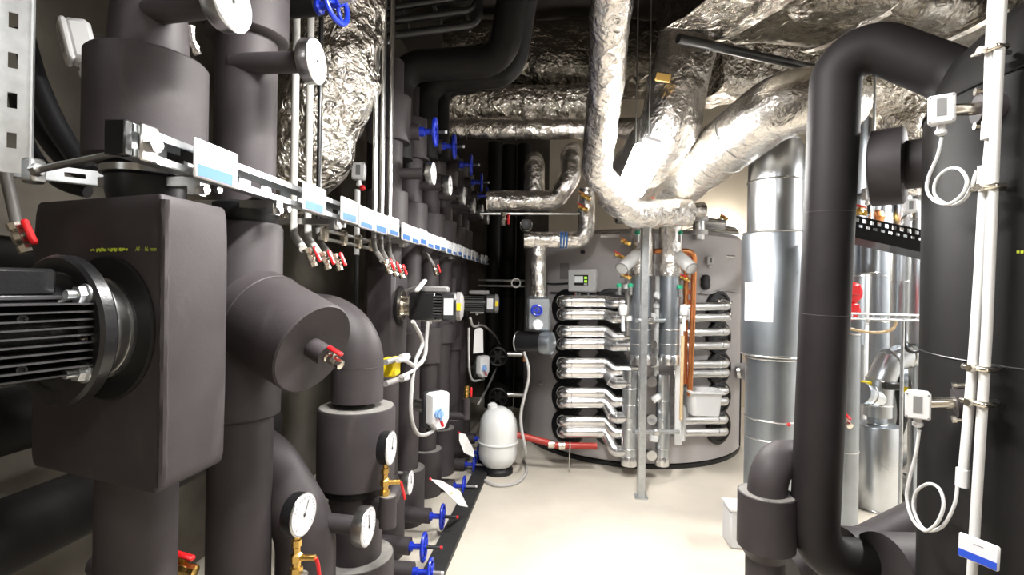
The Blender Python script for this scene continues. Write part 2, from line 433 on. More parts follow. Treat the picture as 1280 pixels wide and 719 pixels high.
def gauge(pos, nrm, dia, label, group=None, back=0.0, stem=None, hint=None, needle=200):
    """round dial gauge; back = length of its rear stem, stem = gauge cock below (lever)"""
    M = frame(pos, nrm, hint if hint is not None else (0, 0, 1)); r = dia / 2
    t = Thing('dial_gauge', label, 'gauge', group, M)
    dk = stem is not None
    t.part('case', 'black_paint' if dk else 'steel').lathe([(.012, -.028), (r * .93, -.028), (r, -.02), (r, .008), (r * .9, .010)], n=36)
    t.part('bezel', 'steel').torus((0, 0, .008), (0, 0, 1), r * .965, r * .05, 40, 8)
    d = t.part('dial', 'card_white'); d.lathe([(r * .93, .0095), (r * .93, .0115)], n=36)
    tk = t.part('scale_marks', 'ink_black', parent=d)
    for i in range(21):
        a = math.radians(-40 + 260 * i / 20); L = r * (.14 if i % 5 == 0 else .07)
        tk.box((math.cos(a) * (r * .84 - L / 2), math.sin(a) * (r * .84 - L / 2), .0120), (L, r * .02, .0006), Matrix.Rotation(a, 3, 'Z'))
    nd = t.part('needle', 'ink_black', parent=d); a = math.radians(needle)
    nd.box((math.cos(a) * r * .28, math.sin(a) * r * .28, .0135), (r * .8, r * .035, .001), Matrix.Rotation(a, 3, 'Z'))
    nd.lathe([(r * .08, .012), (r * .06, .0148)], n=12)
    t.part('glass', 'glass').lathe([(r * .93, .0155), (r * .5, .0175), (0.001, .018)], n=28, cap=False)
    if back: t.part('stem', 'steel').cyl((0, 0, -.028), (0, 0, -.028 - back), .011, n=12)
    if dk:
        c = t.part('gauge_cock', 'brass')
        c.lathe([(.009, 0), (.009, -.012), (.014, -.014), (.014, -.032), (.010, -.036), (.010, -.05), (.017, -.056), (.017, -.075), (.012, -.078), (.012, -.09), (.018, -.092), (.018, -.112), (.011, -.114)][::-1], (0, -r, -.012), (0, 1, 0), 6, True)
        c.cyl((0, -r - .065, -.012), (.012, -r - .065, .04), .009, n=10)
        L = t.part('lever', 'red'); L.tube([(.012, -r - .065, .042), (.016, -r - .085, .046), (.022, -r - stem, .055)], .0055, .01, n=8)
    return t.done()

def handwheel(pos, ax, dia, label, group=None, stemlen=0.09, cap='grey_plastic', neck=0.06):
    M = frame(pos, ax); r = dia / 2
    t = Thing('handwheel_valve', label, 'valve', group, M)
    b = t.part('bonnet', 'blue'); b.lathe([(r * .32, -neck - .03), (r * .32, -neck), (r * .2, -neck + .004), (r * .2, 0)], n=16)
    h = t.part('handwheel', 'blue'); h.torus((0, 0, 0), (0, 0, 1), r * .88, r * .12, 32, 8)
    h.lathe([(r * .24, -.012), (r * .24, .014)], n=16)
    for i in range(4):
        a = i * math.pi / 2 + .4
        h.box((math.cos(a) * r * .52, math.sin(a) * r * .52, 0), (r * .7, r * .16, .012), Matrix.Rotation(a, 3, 'Z'), bev=.003)
    s = t.part('spindle', 'grey_plastic' if cap not in ('red', 'dark') else 'dark_plastic'); s.cyl((0, 0, 0), (0, 0, stemlen), r * .13, n=12)
    e = t.part('spindle_tip', 'red' if cap == 'red' else 'card_white'); e.cyl((0, 0, stemlen), (0, 0, stemlen + .012), r * .12, n=12)
    return t.done()

def ballcock(t, o, ax, s=1.0, lever=(0, 0, 1), metal='nickel', mt='red'):
    """adds a small ball valve with a butterfly lever to thing t"""
    ax = V(ax).normalized(); o = V(o); lv = V(lever).normalized()
    b = t.part('valve_body', metal, M=None)
    b.lathe([(.010 * s, -.034 * s), (.015 * s, -.032 * s), (.015 * s, -.018 * s), (.011 * s, -.016 * s), (.015 * s, -.008 * s), (.015 * s, .008 * s), (.011 * s, .016 * s), (.014 * s, .018 * s), (.014 * s, .032 * s), (.009 * s, .034 * s)], o, ax, 8)
    b.cyl(o, o + lv * .026 * s, .006 * s, n=8)
    L = t.part('lever', mt, M=None); x = ax; z = lv; y = z.cross(x)
    R = Matrix((x, y, z)).transposed()
    L.box(o + lv * .029 * s, (.055 * s, .016 * s, .011 * s), R, bev=.004 * s)
    return b

def channel(b, p0, p1, w, dep, up, slot=0.03, gap=0.03, sh=None, lip=0.008, th=0.003):
    """slotted C channel from p0 to p1; w tall along up, dep deep towards the back"""
    p0, p1 = V(p0), V(p1); x = (p1 - p0).normalized(); L = (p1 - p0).length
    y = (V(up) - x * V(up).dot(x)).normalized(); z = x.cross(y)
    R = Matrix((x, y, z)).transposed(); sh = sh or w * .3
    def bx(cx, cy, cz, sx, sy, sz): b.box(p0 + x * cx + y * cy + z * cz, (sx, sy, sz), R)
    st = (w - sh) / 2
    for s in (-1, 1):
        bx(L / 2, s * (w / 2 - st / 2), -dep, L, st, th)
        bx(L / 2, s * w / 2, -dep / 2, L, th, dep)
        bx(L / 2, s * (w / 2 - lip / 2), 0, L, lip, th)
    n = int(L / (slot + gap)); pit = L / max(1, n)
    for i in range(n + 1): 
        c = max(gap / 2, min(L - gap / 2, i * pit)); bx(c, 0, -dep, gap, sh, th)
    return x, y, z

def hexnut(b, o, ax, r, h): b.lathe([(r, 0), (r, h)], o, ax, 6)

# ------------------------------------------------------------------ left pipe bank: nearest pump line
def zpx(py, d, px=640): return at(px, py, d).z
XB = -1.0
def riser_pump():
    c = atx(183, 300, XB); d = depth(c); cx, cy = c.x, c.y
    Z = lambda py: at(183, py, d).z
    t = Thing('insulated_riser', 'fat black foam sleeved riser standing on the big finned pump', 'pipe')
    p = t.part('pipe', 'foam')
    p.lathe([(.085, Z(72)), (.083, Z(66)), (.078, Z(20)), (.072, Z(-5)), (.072, 3.4)], (cx, cy, 0), n=36)
    t.part('collar', 'foam').lathe([(.118, Z(206)), (.124, Z(204)), (.124, Z(80)), (.119, Z(77)), (.07, Z(76))], (cx, cy, 0), n=48)
    t.part('pipe_clamp', 'steel').lathe([(.078, Z(224)), (.092, Z(222)), (.092, Z(214)), (.078, Z(212))], (cx, cy, 0), n=32)
    t.part('rubber_sleeve', 'black_rubber').lathe([(.07, Z(275)), (.082, Z(240)), (.082, Z(225)), (.088, Z(222)), (.088, Z(212)), (.06, Z(190))], (cx, cy, 0), n=32)
    return t.done()
riser_pump()
def cam2w(x, y, z): return CAM + R0 * x + FW * y + UZ * z
def pump_near():
    t = Thing('circulation_pump', 'big circulation pump with finned black motor and foam boxed casing', 'pump')
    N = (-.70, 1.02); L = (-1.106, 1.175); W = (.025, .205)
    pl = [N, (N[0] + W[0], N[1] + W[1]), (L[0] + W[0], L[1] + W[1]), L]
    # slightly bulged foam box: rounded corners, stacked outlines
    def outline(sc, rr=.02):
        cx = sum(q[0] for q in pl) / 4; cy = sum(q[1] for q in pl) / 4; pts = []
        for i in range(4):
            a, p, q = V(pl[i - 1]), V(pl[i]), V(pl[(i + 1) % 4])
            u = (a - p).normalized(); v = (q - p).normalized(); r = .008 if i == 0 else rr
            for k in range(4):
                w_ = k / 3; e = p + u * (r * (1 - w_)**2) + v * (r * w_**2); pts.append(((e[0] - cx) * sc + cx, (e[1] - cy) * sc + cy))
        return pts
    b = t.part('insulation_box', 'foam')
    rs = []
    for z, sc in ((-.425, .955), (-.418, .975), (-.40, .99), (-.25, 1.0), (0, 1.0), (.1, .995), (.15, .985), (.172, .965), (.178, .94)):
        rs.append([cam2w(x, y, z) for x, y in outline(sc)])
    b.rings(rs)
    # worn seam tape down the near edge
    tp = t.part('seam_strip', 'foam', parent=b)
    tp.tube([cam2w(N[0] + .005, N[1] + .006, -.41), cam2w(N[0] + .003, N[1] + .004, .165)], .0085, n=8, seg=.02, wob=.0025, wf=60)
    # printed line on the foam
    a = V((-.41, .155)).normalized(); nrm2 = V((a.y, -a.x)); nrm = (R0 * nrm2.x + FW * nrm2.y)
    if nrm.dot(FW) > 0: nrm = -nrm
    tx = -(R0 * a.x + FW * a.y)
    o = cam2w(N[0] + a.x * .012, N[1] + a.y * .012, .062) + nrm * .001
    Rm = Matrix((tx, UZ, nrm)).transposed()
    pr = t.part('printed_line', 'print_green', parent=b, label='small yellow green print on the foam', kind='stuff')
    cu = bpy.data.curves.new('txt', 'FONT'); cu.body = 'AF - 16 mm'; cu.size = .013; cu.align_x = 'RIGHT'
    to = bpy.data.objects.new('txt', cu); COL.objects.link(to)
    bpy.context.view_layer.update()
    me = to.evaluated_get(bpy.context.evaluated_depsgraph_get()).to_mesh()
    pr._add([o + Rm @ v.co for v in me.vertices], [tuple(p.vertices) for p in me.polygons])
    bpy.data.objects.remove(to); bpy.data.curves.remove(cu)
    random.seed(3); xx = -.088
    for i in range(24):
        wd = random.uniform(.002, .0045); pr.box(o + Rm @ V((xx, .004 + random.uniform(-.001, .001), 0)), (wd, random.uniform(.003, .008), .0006), Rm)
        xx -= wd + .001 + (.005 if i % 7 == 6 else 0)
    # motor, axis along the face normal
    P0 = cam2w(-.852, 1.078, -.098)
    M = frame(P0, nrm, UZ); t.M = M
    t.part('casing_ring', 'foam_shaded').lathe([(.118, -.01), (.150, -.01), (.152, .004), (.148, .008), (.118, .006)], n=48)
    t.part('coupling', 'steel').lathe([(.09, -.01), (.105, 0), (.105, .012), (.100, .014), (.100, .04), (.114, .042), (.114, .07)], n=40)
    fl = t.part('flange', 'black_paint'); fl.lathe([(.09, .062), (.142, .064), (.148, .07), (.148, .090), (.142, .096), (.118, .097), (.112, .093), (.10, .097), (.085, .117)], n=56)
    for a_ in (36, 144, 216, 324):
        q = V((math.cos(math.radians(a_)) * .122, math.sin(math.radians(a_)) * .122, .096))
        bo = t.part('bolt', 'galv', parent=fl); hexnut(bo, q, (0, 0, 1), .017, .016); bo.cyl(q + V((0, 0, .016)), q + V((0, 0, .032)), .009, n=12); bo.lathe([(.021, 0), (.021, .003)], q, (0, 0, 1), 20)
    bo = t.part('bolt', 'nickel', parent=fl); bo.lathe([(.008, 0), (.008, .006), (.004, .009)], (.104, -.01, .098), (0, 0, 1), 10)
    mb = t.part('motor_body', 'black_paint'); mb.lathe([(.094, .085), (.094, .42), (.06, .43)], n=40)
    k = 0
    for i in range(10):
        y = .056 - i * .0142
        for sx in (1, -1):
            f = t.part('fin', 'fin_alu', parent=mb); x0 = math.sqrt(max(0, .092**2 - y * y)); x1 = .118 if i < 9 else .108
            f.box((sx * (x0 + x1) / 2, y, .26), (x1 - x0 + .01, .003, .33))
    for (y, z) in ((.032, .20), (-.052, .20)):
        n_ = t.part('fin_boss', 'black_paint', parent=mb); n_.lathe([(.008, 0), (.008, .004), (.005, .004), (.005, .001)], (.117, y, z), (1, 0, 0), 12)
    tb = t.part('terminal_box', 'black_paint'); tb.box((-.01, .094, .265), (.16, .05, .28), bev=.006)
    t.part('terminal_box_lid', 'fin_alu', parent=tb).box((-.008, .0665, .265), (.175, .008, .285), bev=.002)
    t.M = None
    ob = t.done()
    return ob
pump_near()
def lower_pipe():
    c = atx(172, 640, XB); t = Thing('insulated_pipe', 'black foam pipe running to the floor under the big pump', 'pipe')
    t.part('pipe', 'foam').lathe([(.082, 0), (.082, 1.12)], (c.x, c.y, 0), n=32)
    t.part('floor_collar', 'foam').lathe([(.11, 0), (.11, .10), (.083, .102)], (c.x, c.y, 0), n=32)
    t.done()
lower_pipe()

# ------------------------------------------------------------------ second riser with the strainer
def riser_strainer():
    c = atx(305, 300, XB); d = depth(c); Z = lambda py: at(305, py, d).z; o = (c.x, c.y, 0)
    t = Thing('insulated_riser', 'black foam riser with a fat slanting strainer branch', 'pipe')
    t.part('pipe', 'foam').lathe([(.088, Z(268)), (.088, Z(20))], o, n=36)
    t.part('upper_collar', 'foam').lathe([(.07, Z(55)), (.116, Z(50)), (.12, Z(48)), (.12, 3.0), (.08, 3.01)], o, n=40)
    t.part('rubber_sleeve', 'black_rubber').lathe([(.085, Z(285)), (.1, Z(270)), (.1, Z(258)), (.088, Z(255))], o, n=32)
    bd = t.part('strainer_body', 'foam'); bd.lathe([(.10, Z(520)), (.112, Z(517)), (.112, Z(285)), (.106, Z(280)), (.06, Z(279))], o, n=40)
    t.part('lower_pipe', 'foam').lathe([(.092, 0), (.092, Z(515))], o, n=36)
    a = V((c.x + .02, c.y - .01, Z(385))); e = atx(394, 437, -.715)
    ax = (e - a).normalized()
    br = t.part('strainer_branch', 'foam'); L = (e - a).length
    br.lathe([(.140, .03), (.138, L - .005), (.133, L), (.05, L - .012), (.045, L - .012)], a, ax, 48)
    t.part('branch_stub', 'foam', parent=br).lathe([(.030, L - .03), (.030, L + .045)], a, ax, 24)
    q = a + ax * (L + .07)
    t.part('glue_seam', 'foam', parent=br).torus(a + ax * .085, ax, .139, .004, 40, 6)
    ballcock(t, q, ax, 1.0, (.3, -.2, .8))
    # stub for its dial gauge
    g = atx(392, 77, -.75); t.part('gauge_stub', 'foam').cyl(V((c.x, g.y, g.z)), g + V((-.045, 0, 0)), .031, n=24)
    t.done()
    gauge(g, V((1, .02, 0)), .128, 'large dial gauge on a black stub beside the foil duct', 'dial gauges above the label rail', back=.03, needle=-60)
riser_strainer()
gg = atx(286, 2, -.75)
gauge(gg, V((1, -.05, 0)), .128, 'dial gauge above the fat black sleeve and the bent foil tag', 'dial gauges above the label rail', back=.03, needle=80)
t = Thing('gauge_stub_pipe', 'black foam stub pipe carrying the dial gauge over the fat sleeve', 'pipe')
t.part('pipe', 'foam').cyl(gg + V((-.045, .01, 0)), V((XB, gg.y + .03, gg.z)), .028, n=20); t.done()
t = Thing('foil_tag', 'small crumpled silver foil tag above the fat black sleeve', 'tag')
o = atx(237, 50, -.93); b = t.part('foil_tag', 'foil'); b.tube([o + V((0, 0, .035)), o + V((0, .006, 0)), o + V((.008, .02, -.028))], .009, n=5, seg=.008, wob=.004, wf=60); t.done()

# elbow pipes between the strainer and the first gauge pairs
def elbow_a():
    c = atx(447, 470, -.80); d = depth(c); Z = lambda py: at(447, py, d).z
    t = Thing('insulated_elbow_pipe', 'black foam pipe elbow turning down into a wide collar', 'pipe')
    p = t.part('pipe', 'foam'); z0 = Z(400)
    p.tube([(c.x - .5, c.y + .05, z0), (c.x, c.y, z0), (c.x, c.y, Z(500))], .098, .17, n=32, k=12)
    t.part('pipe_seam', 'foam', parent=p).torus((c.x, c.y, Z(457)), (0, 0, 1), .0975, .0015, 40, 6)
    t.part('collar', 'foam').lathe([(.1, Z(600)), (.146, Z(600)), (.146, Z(512)), (.142, Z(508)), (.097, Z(508))], (c.x, c.y, 0), n=48)
    t.part('collar_rim', 'foam_cut').lathe([(.099, Z(508) - .002), (.138, Z(508) - .002), (.138, Z(508) + .002), (.099, Z(508) + .002)], (c.x, c.y, 0), n=40)
    t.part('neck_ring', 'foam_shaded').lathe([(.11, Z(612)), (.12, Z(612)), (.12, Z(600)), (.1, Z(600))], (c.x, c.y, 0), n=40)
    t.part('lower_pipe', 'foam').lathe([(.1, 0), (.1, Z(600))], (c.x, c.y, 0), n=36)
    zf = at(452, 694, depth(c)).z
    t.part('floor_collar', 'foam').lathe([(.148, 0), (.148, zf), (.1, zf)], (c.x, c.y, 0), n=40)
    t.part('floor_collar_rim', 'foam_cut').lathe([(.1, zf - .002), (.144, zf - .002), (.144, zf + .003), (.1, zf + .003)], (c.x, c.y, 0), n=40)
    # side stub with gauge
    g = atx(457, 658, -.645)
    t.part('gauge_stub', 'foam').cyl(V((c.x, g.y, g.z + .005)), g + V((-.04, 0, 0)), .03, n=24)
    t.part('side_pipe', 'foam').tube([(c.x + .04, c.y + .02, Z(625)), (c.x + .12, c.y + .06, Z(630)), (-.7, c.y + .16, Z(630))], .032, .04, n=20)
    t.done()
    gauge(g, V((1, 0, 0)), .125, 'steel rimmed dial gauge on a black stub above a rimmed floor collar', 'dial gauges low on the pipe bank', back=.02, needle=100)
elbow_a()
def elbow_b():
    c = atx(383, 660, -.84); d = depth(c); Z = lambda py: at(383, py, d).z
    t = Thing('insulated_elbow_pipe', 'black foam pipe bending down below the strainer branch', 'pipe')
    t.part('pipe', 'foam').tube([(c.x - .45, c.y + .10, Z(575) + .03), (c.x - .16, c.y + .02, Z(575)), (c.x, c.y, Z(660)), (c.x, c.y, 0)], .094, .22, n=32, k=12)
    g = atx(376, 643, -.735)
    t.part('gauge_pipe', 'foam').tube([(c.x, c.y - .02, g.z - .30), (g.x, g.y, g.z - .27), (g.x, g.y, g.z - .172)], .024, .03, n=18)
    t.part('gauge_pipe_rim', 'foam_cut').lathe([(.012, 0), (.022, 0), (.022, .003), (.012, .003)], (g.x, g.y, g.z - .172), n=20)
    t.done()
    gauge(g, V((1, -.12, 0)), .118, 'black cased dial gauge on a brass cock with long red lever', 'dial gauges low on the pipe bank', stem=.17, needle=65)
elbow_b()
g = atx(486, 560, -.62)
gauge(g, V((1, .02, 0)), .118, 'black cased dial gauge on a brass cock beside the wide black collar', 'dial gauges low on the pipe bank', stem=.13, needle=80)
t = Thing('gauge_pipe', 'upright black foam stub holding the brass gauge cock beside the collar', 'pipe')
p = t.part('pipe', 'foam'); p.tube([(g.x - .2, g.y + .17, g.z - .24), (g.x, g.y, g.z - .24), (g.x, g.y, g.z - .172)], .03, .03, n=20); p.cyl((g.x, g.y, g.z - .28), (g.x, g.y, g.z - .172), .03, n=20)
t.part('rim', 'foam_cut').lathe([(.012, 0), (.027, 0), (.027, .003), (.012, .003)], (g.x, g.y, g.z - .172), n=20); t.done()
g = atx(511, 603, -.765)
gauge(g, V((1, .05, 0)), .115, 'steel rimmed dial gauge between the red levered brass cock and a blue handwheel', 'dial gauges low on the pipe bank', back=.06, needle=100)
t = Thing('gauge_stub_pipe', 'short black foam stub behind the low steel rimmed gauge', 'pipe')
t.part('pipe', 'foam').cyl(g + V((-.06, 0, 0)), g + V((-.2, 0, 0)), .03, n=20); t.done()

# ------------------------------------------------------------------ label rail along the bank
XRL = -.85
def rail():
    a = atx(166, 182, XRL); e = atx(611, 326, XRL); zr = (a.z + e.z) / 2
    a = V((XRL, a.y, zr)); e = V((XRL, e.y, zr))
    t = Thing('label_rail', 'long galvanised slotted rail carrying white labels along the pipe bank', 'rail')
    b = t.part('rail_profile', 'galv'); channel(b, a, e, .062, .035, (0, 0, 1), slot=.05, gap=.05, sh=.022, lip=.014, th=.004)
    q = t.part('end_cap', 'black_paint'); q.box(a + V((-.02, -.012, 0)), (.045, .02, .07), bev=.003)
    c = t.part('end_clamp', 'steel'); c.box(a + V((.006, .03, .0)), (.012, .045, .075), bev=.004); hexnut(c, a + V((.012, .03, 0)), (1, 0, 0), .018, .014)
    # brackets below, every other pipe
    for px in (250, 345, 420, 505, 565):
        p = atx(px, 300, XRL); br = t.part('bracket', 'steel'); y = p.y
        br.box((XRL - .12, y, zr - .045), (.26, .03, .022)); br.box((XRL - .01, y, zr - .06), (.02, .035, .03))
        hexnut(br, (XRL + .0, y, zr - .062), (1, 0, 0), .012, .016)
        hexnut(br, (XRL - .0, y + .05, zr - .052), (1, 0, 0), .010, .012)
    t.done(); return zr
ZR = rail()
def back_rail():
    t = Thing('support_rail', 'galvanised crossbar behind the label rail over the big pump', 'rail')
    p0 = at(-60, 203, 1.15); p1 = at(150, 228, 1.5)
    channel(t.part('crossbar', 'galv'), p1, p0, .036, .03, (0, 0, 1), slot=.04, gap=.04, sh=.012)
    r = t.part('threaded_rod', 'steel'); a = at(42, 213, 1.0); e = atx(160, 189, XRL); r.cyl(a, e, .007, n=12); hexnut(r, a, e - a, .013, .012)
    c = t.part('joint', 'steel'); c.box(at(42, 214, 1.02), (.03, .03, .05), bev=.005)
    t.done()
back_rail()
def upright():
    t = Thing('slotted_upright', 'galvanised slotted strut hanging from the ceiling beside the sensor box', 'strut')
    p0 = at(14, 216, 1.0); p1 = V((p0.x + .01, p0.y, 2.9))
    b = t.part('slotted_upright', 'galv'); x = (p1 - p0).normalized()
    nr = (CAM - p0); nr.z = 0; nr.normalize(); up = nr.cross(UZ)
    channel(b, p0, p1, .062, .03, -up, slot=.032, gap=.052, sh=.011, lip=.0, th=.003) if False else None
    L = (p1 - p0).length; side = UZ.cross(R0 * .62 - FW * .78).normalized()
    R = Matrix((side, UZ.cross(side), UZ)).transposed()
    for s in (-1, 1):
        b.box(p0 + side * (s * .0185 - .006 * 0) + UZ * (L / 2), (.023, .003, L), R)
        b.box(p0 + side * (s * .03) + UZ * (L / 2) + R @ V((0, .018, 0)) * -1, (.003, .036, L), R)
    z = 0
    while z < L:
        b.box(p0 + UZ * (z + .024), (.0145, .003, .048), R); z += .078
    t.done()
upright()

def sign(o, label, group, wd=.15, h=.085, nrm=(1, 0, 0), lines=3, deep=False, band=.3, sy=0):
    """clear label holder with a printed card; o = its centre"""
    M = frame(o, nrm); t = Thing('pipe_label', label, 'label', group, M)
    t.part('holder', 'white_plastic').box((0, 0, 0), (wd, h, .008), bev=.003)
    c = t.part('card', 'card_white'); c.box((0, 0, .0045), (wd * .94, h * .9, .001))
    t.part('blue_band', 'print_deep_blue' if deep else 'print_blue', parent=c).box((-wd * .06 if not deep else 0, -h * (.45 - band / 2), .0052), (wd * (.8 if not deep else .94), h * band, .0006))
    t.part('red_line', 'print_red', parent=c).box((0, -h * .44, .0052), (wd * .8, h * .025, .0005))
    for i in range(lines):
        t.part('text_line', 'print_grey', parent=c).box((wd * .02, h * (.24 - .13 * i), .0052), (wd * (.24 - .05 * (i % 2)), h * .03, .0005))
    t.part('clip', 'white_plastic').box((0, 0, -.012), (.03, .02, .02))
    return t.done()
sl = [(271, 206, 'white pipe label on the rail beside the fat black sleeve'), (393, 249, 'white pipe label on the rail above the three red ball valves')]
for px, py, lb in sl: sign(atx(px, py, XRL + .025) , lb, 'labels on the long rail', .15, .088)
ys = [atx(429, 260, XRL).y + .166 * i for i in range(4)] + [atx(502, 290, XRL).y + .158 * i for i in range(6)]
y0 = atx(557, 300, XRL).y; ys += [y0 + .185 * i for i in range(7)] + [atx(600, 310, XRL).y, atx(605, 310, XRL).y]
for i, y in enumerate(ys):
    sign(V((XRL + .025, y, ZR - .002 + (.006 if i % 3 == 0 else 0))), 'white pipe label, %s along the rail counted from the big pump' % ORD[i + 2], 'labels on the long rail', .148, .088, band=.22 if i % 2 else .3)

# ------------------------------------------------------------------ vent pipes and hoses with red ball valves
def vent(px, X, top, r, vx, vy, VX, lab, grp, mt='hose', mh='hose'):
    """pipe down behind the rail then a hose out to a ball valve at pixel vx, vy"""
    p = atx(px, 260, X); v = atx(vx, vy, VX)
    t = Thing('vent_pipe', lab, 'pipe', grp)
    t.part('pipe', mt).cyl((p.x, p.y, ZR - .06), (p.x, p.y, top), r, n=14)
    t.part('hose', mh).tube([(p.x, p.y, ZR - .05), (p.x, p.y, (ZR + v.z) / 2), v + V((-.02, -.01, .028))], r * 1.05, .06, n=12)
    ballcock(t, v, V((.35, .2, -1)), 1.0, (1, -.2, .45))
    t.done()
g1 = 'vent pipes with red ball valves beside the strainer'
for i, (px, vx, vy, mt, mh) in enumerate(((367, 388, 322, 'hose', 'hose'), (385, 406, 326, 'hose', 'hose'), (398, 421, 328, 'black_paint', 'hose_dark'))):
    vent(px, -1.0, 3.1, .013 if i < 2 else .01, vx, vy, -.86, ('grey vent pipe with red ball valve, %s from the strainer' % ORD[i]) if i < 2 else 'dark vent pipe ending in a red ball valve beside the strainer', g1, mt, mh)
for i, (px, vx, vy) in enumerate(((468, 484, 334), (477, 492, 337), (487, 500, 340))):
    t_ = vent(px, -.92, 3.15, .012, vx, vy, -.81, 'thin steel vent pipe with red ball valve, %s from the foil duct' % ORD[i], 'steel vent pipes before the small pumps', 'steel', 'hose_dark')
def lone_valve(px, py, X, lab, ax=(.3, .2, -1), s=1.0, hose=.16):
    v = atx(px, py, X); t = Thing('drain_valve', lab, 'valve'); t.part('hose', 'hose_dark').tube([v + V((-.12, 0, hose)), v + V((-.05, 0, hose * .6)), v + V((-.01, 0, .03))], .011 * s, .05, n=10)
    ballcock(t, v, ax, s, (1, -.2, .45)); t.done()
lone_valve(544, 338, -.83, 'single red ball valve above the foam boxed small pump')
lone_valve(26, 297, -1.15, 'red ball valve with brass outlet left of the big pump', s=1.0, hose=.3)  # left of the pump
v = atx(224, 700, -1.02); t = Thing('drain_valve', 'red lever drain valve beside the pipe under the big pump', 'valve')
t.part('pipe', 'foam').cyl(v + V((-.25, 0, -.03)), v + V((-.02, 0, -.03)), .028, n=16); ballcock(t, v + V((.01, 0, -.02)), (1, 0, -.2), 1.2, (.1, -.1, 1), 'brass'); t.done()
v = atx(374, 477, -1.1); t = Thing('drain_valve', 'red lever drain valve in the gap behind the strainer branch', 'valve')
t.part('pipe', 'foam').cyl(v + V((-.3, 0, 0)), v + V((-.02, 0, 0)), .02, n=16); ballcock(t, v, (1, 0, 0), .9, (.1, -.1, 1)); t.done()

# ------------------------------------------------------------------ the far risers
GX, GYs = -.75, [(540, 217), (561, 232), (579, 245), (592, 257), (602, 265), (609, 272)]
WX, WYs = -.75, [(544, 165), (568, 183), (589, 206), (602, 228), (609, 245)]
grp_r = 'far insulated risers of the pipe bank'
fy = []
for i, (px, py) in enumerate(GYs):
    g = atx(px, py, GX); y = g.y; fy.append(y); x = XB
    t = Thing('insulated_riser', ['tall black foam riser with a long dial gauge stub beyond the steel vent pipes', 'black foam riser, %s in the row counted from the steel vent pipes' % ORD[i]][i > 0], 'pipe', grp_r if i else None)
    r = .078
    p = t.part('pipe', 'foam'); p.cyl((x, y, .02), (x, y, 2.75 if i < 2 else 2.62), r, n=28)
    t.part('rail_collar', 'foam').lathe([(r, ZR + .05), (.112, ZR + .05), (.112, ZR + .24), (.108, ZR + .245), (r, ZR + .245)], (x, y, 0), n=32)
    t.part('top_collar', 'foam').lathe([(r, 2.30), (.115, 2.30), (.12, 2.31), (.12, 2.55), (r, 2.56)], (x, y, 0), n=32)
    t.part('gauge_stub', 'foam').cyl((x, y, g.z), g + V((-.045, 0, 0)), .031, n=20)
    hh = .36 - .02 * (i % 3)
    t.part('floor_collar', 'foam').lathe([(.12, 0), (.12, hh), (r, hh)], (x, y, 0), n=32)
    t.part('floor_collar_rim', 'foam_cut').lathe([(r, hh - .002), (.116, hh - .002), (.116, hh + .003), (r, hh + .003)], (x, y, 0), n=32)
    if i >= 1: t.part('mid_collar', 'foam').lathe([(r, .95 + .1 * (i % 2)), (.105, .95 + .1 * (i % 2)), (.105, 1.2), (r, 1.2)], (x, y, 0), n=28)
    if i in (0, 1, 3, 4, 5):
        wv = atx(*WYs[(0, 1, None, 2, 3, 4)[i]], WX); t.part('valve_stub', 'foam').cyl((x, (y + wv.y) / 2, wv.z), (WX - .09, wv.y, wv.z), .045, n=20)
    t.done()
    gauge(g, V((1, .03, 0)), .128, 'dial gauge on a black stub, %s from the steel vent pipes' % ORD[i], 'dial gauges above the label rail', back=.03, needle=[80, 120, 60, 100, 90, 70][i])
# nearer, thinner pipes between
for i, (px, X, r, z1, lb) in enumerate(((470, -1.28, .07, 2.9, 'black foam pipe behind the steel vent pipes'), (528, -1.12, .06, 2.8, 'slim black foam pipe behind the handwheels'), (550, -1.27, .06, 2.75, 'slim black foam pipe behind the small pump'))):
    p = atx(px, 300, X); t = Thing('insulated_pipe', lb, 'pipe'); t.part('pipe', 'foam').cyl((p.x, p.y, 0), (p.x, p.y, z1), r, n=24)
    t.part('pipe_collar', 'foam').lathe([(r, .3), (r + .03, .3), (r + .03, .62), (r, .62)], (p.x, p.y, 0), n=24); t.done()
for i, (px, py) in enumerate(WYs):
    handwheel(atx(px, py, WX), (1, .12, 0), .165, 'blue handwheel above the dial gauges, %s from the steel vent pipes' % ORD[i], 'blue handwheels above the dial gauges', stemlen=.055, cap='dark')
wp = atx(420, 3, -.78)
handwheel(wp, (1, -.15, .12), .15, 'blue handwheel high up beside the crumpled foil duct', 'blue handwheels above the dial gauges', stemlen=.06)
t = Thing('valve_neck', 'black valve neck reaching out behind the blue handwheel by the foil duct', 'pipe'); t.part('pipe', 'foam_shaded').cyl(wp + V((-.07, .01, 0)), wp + V((-.3, .03, 0)), .035, n=18); t.done()

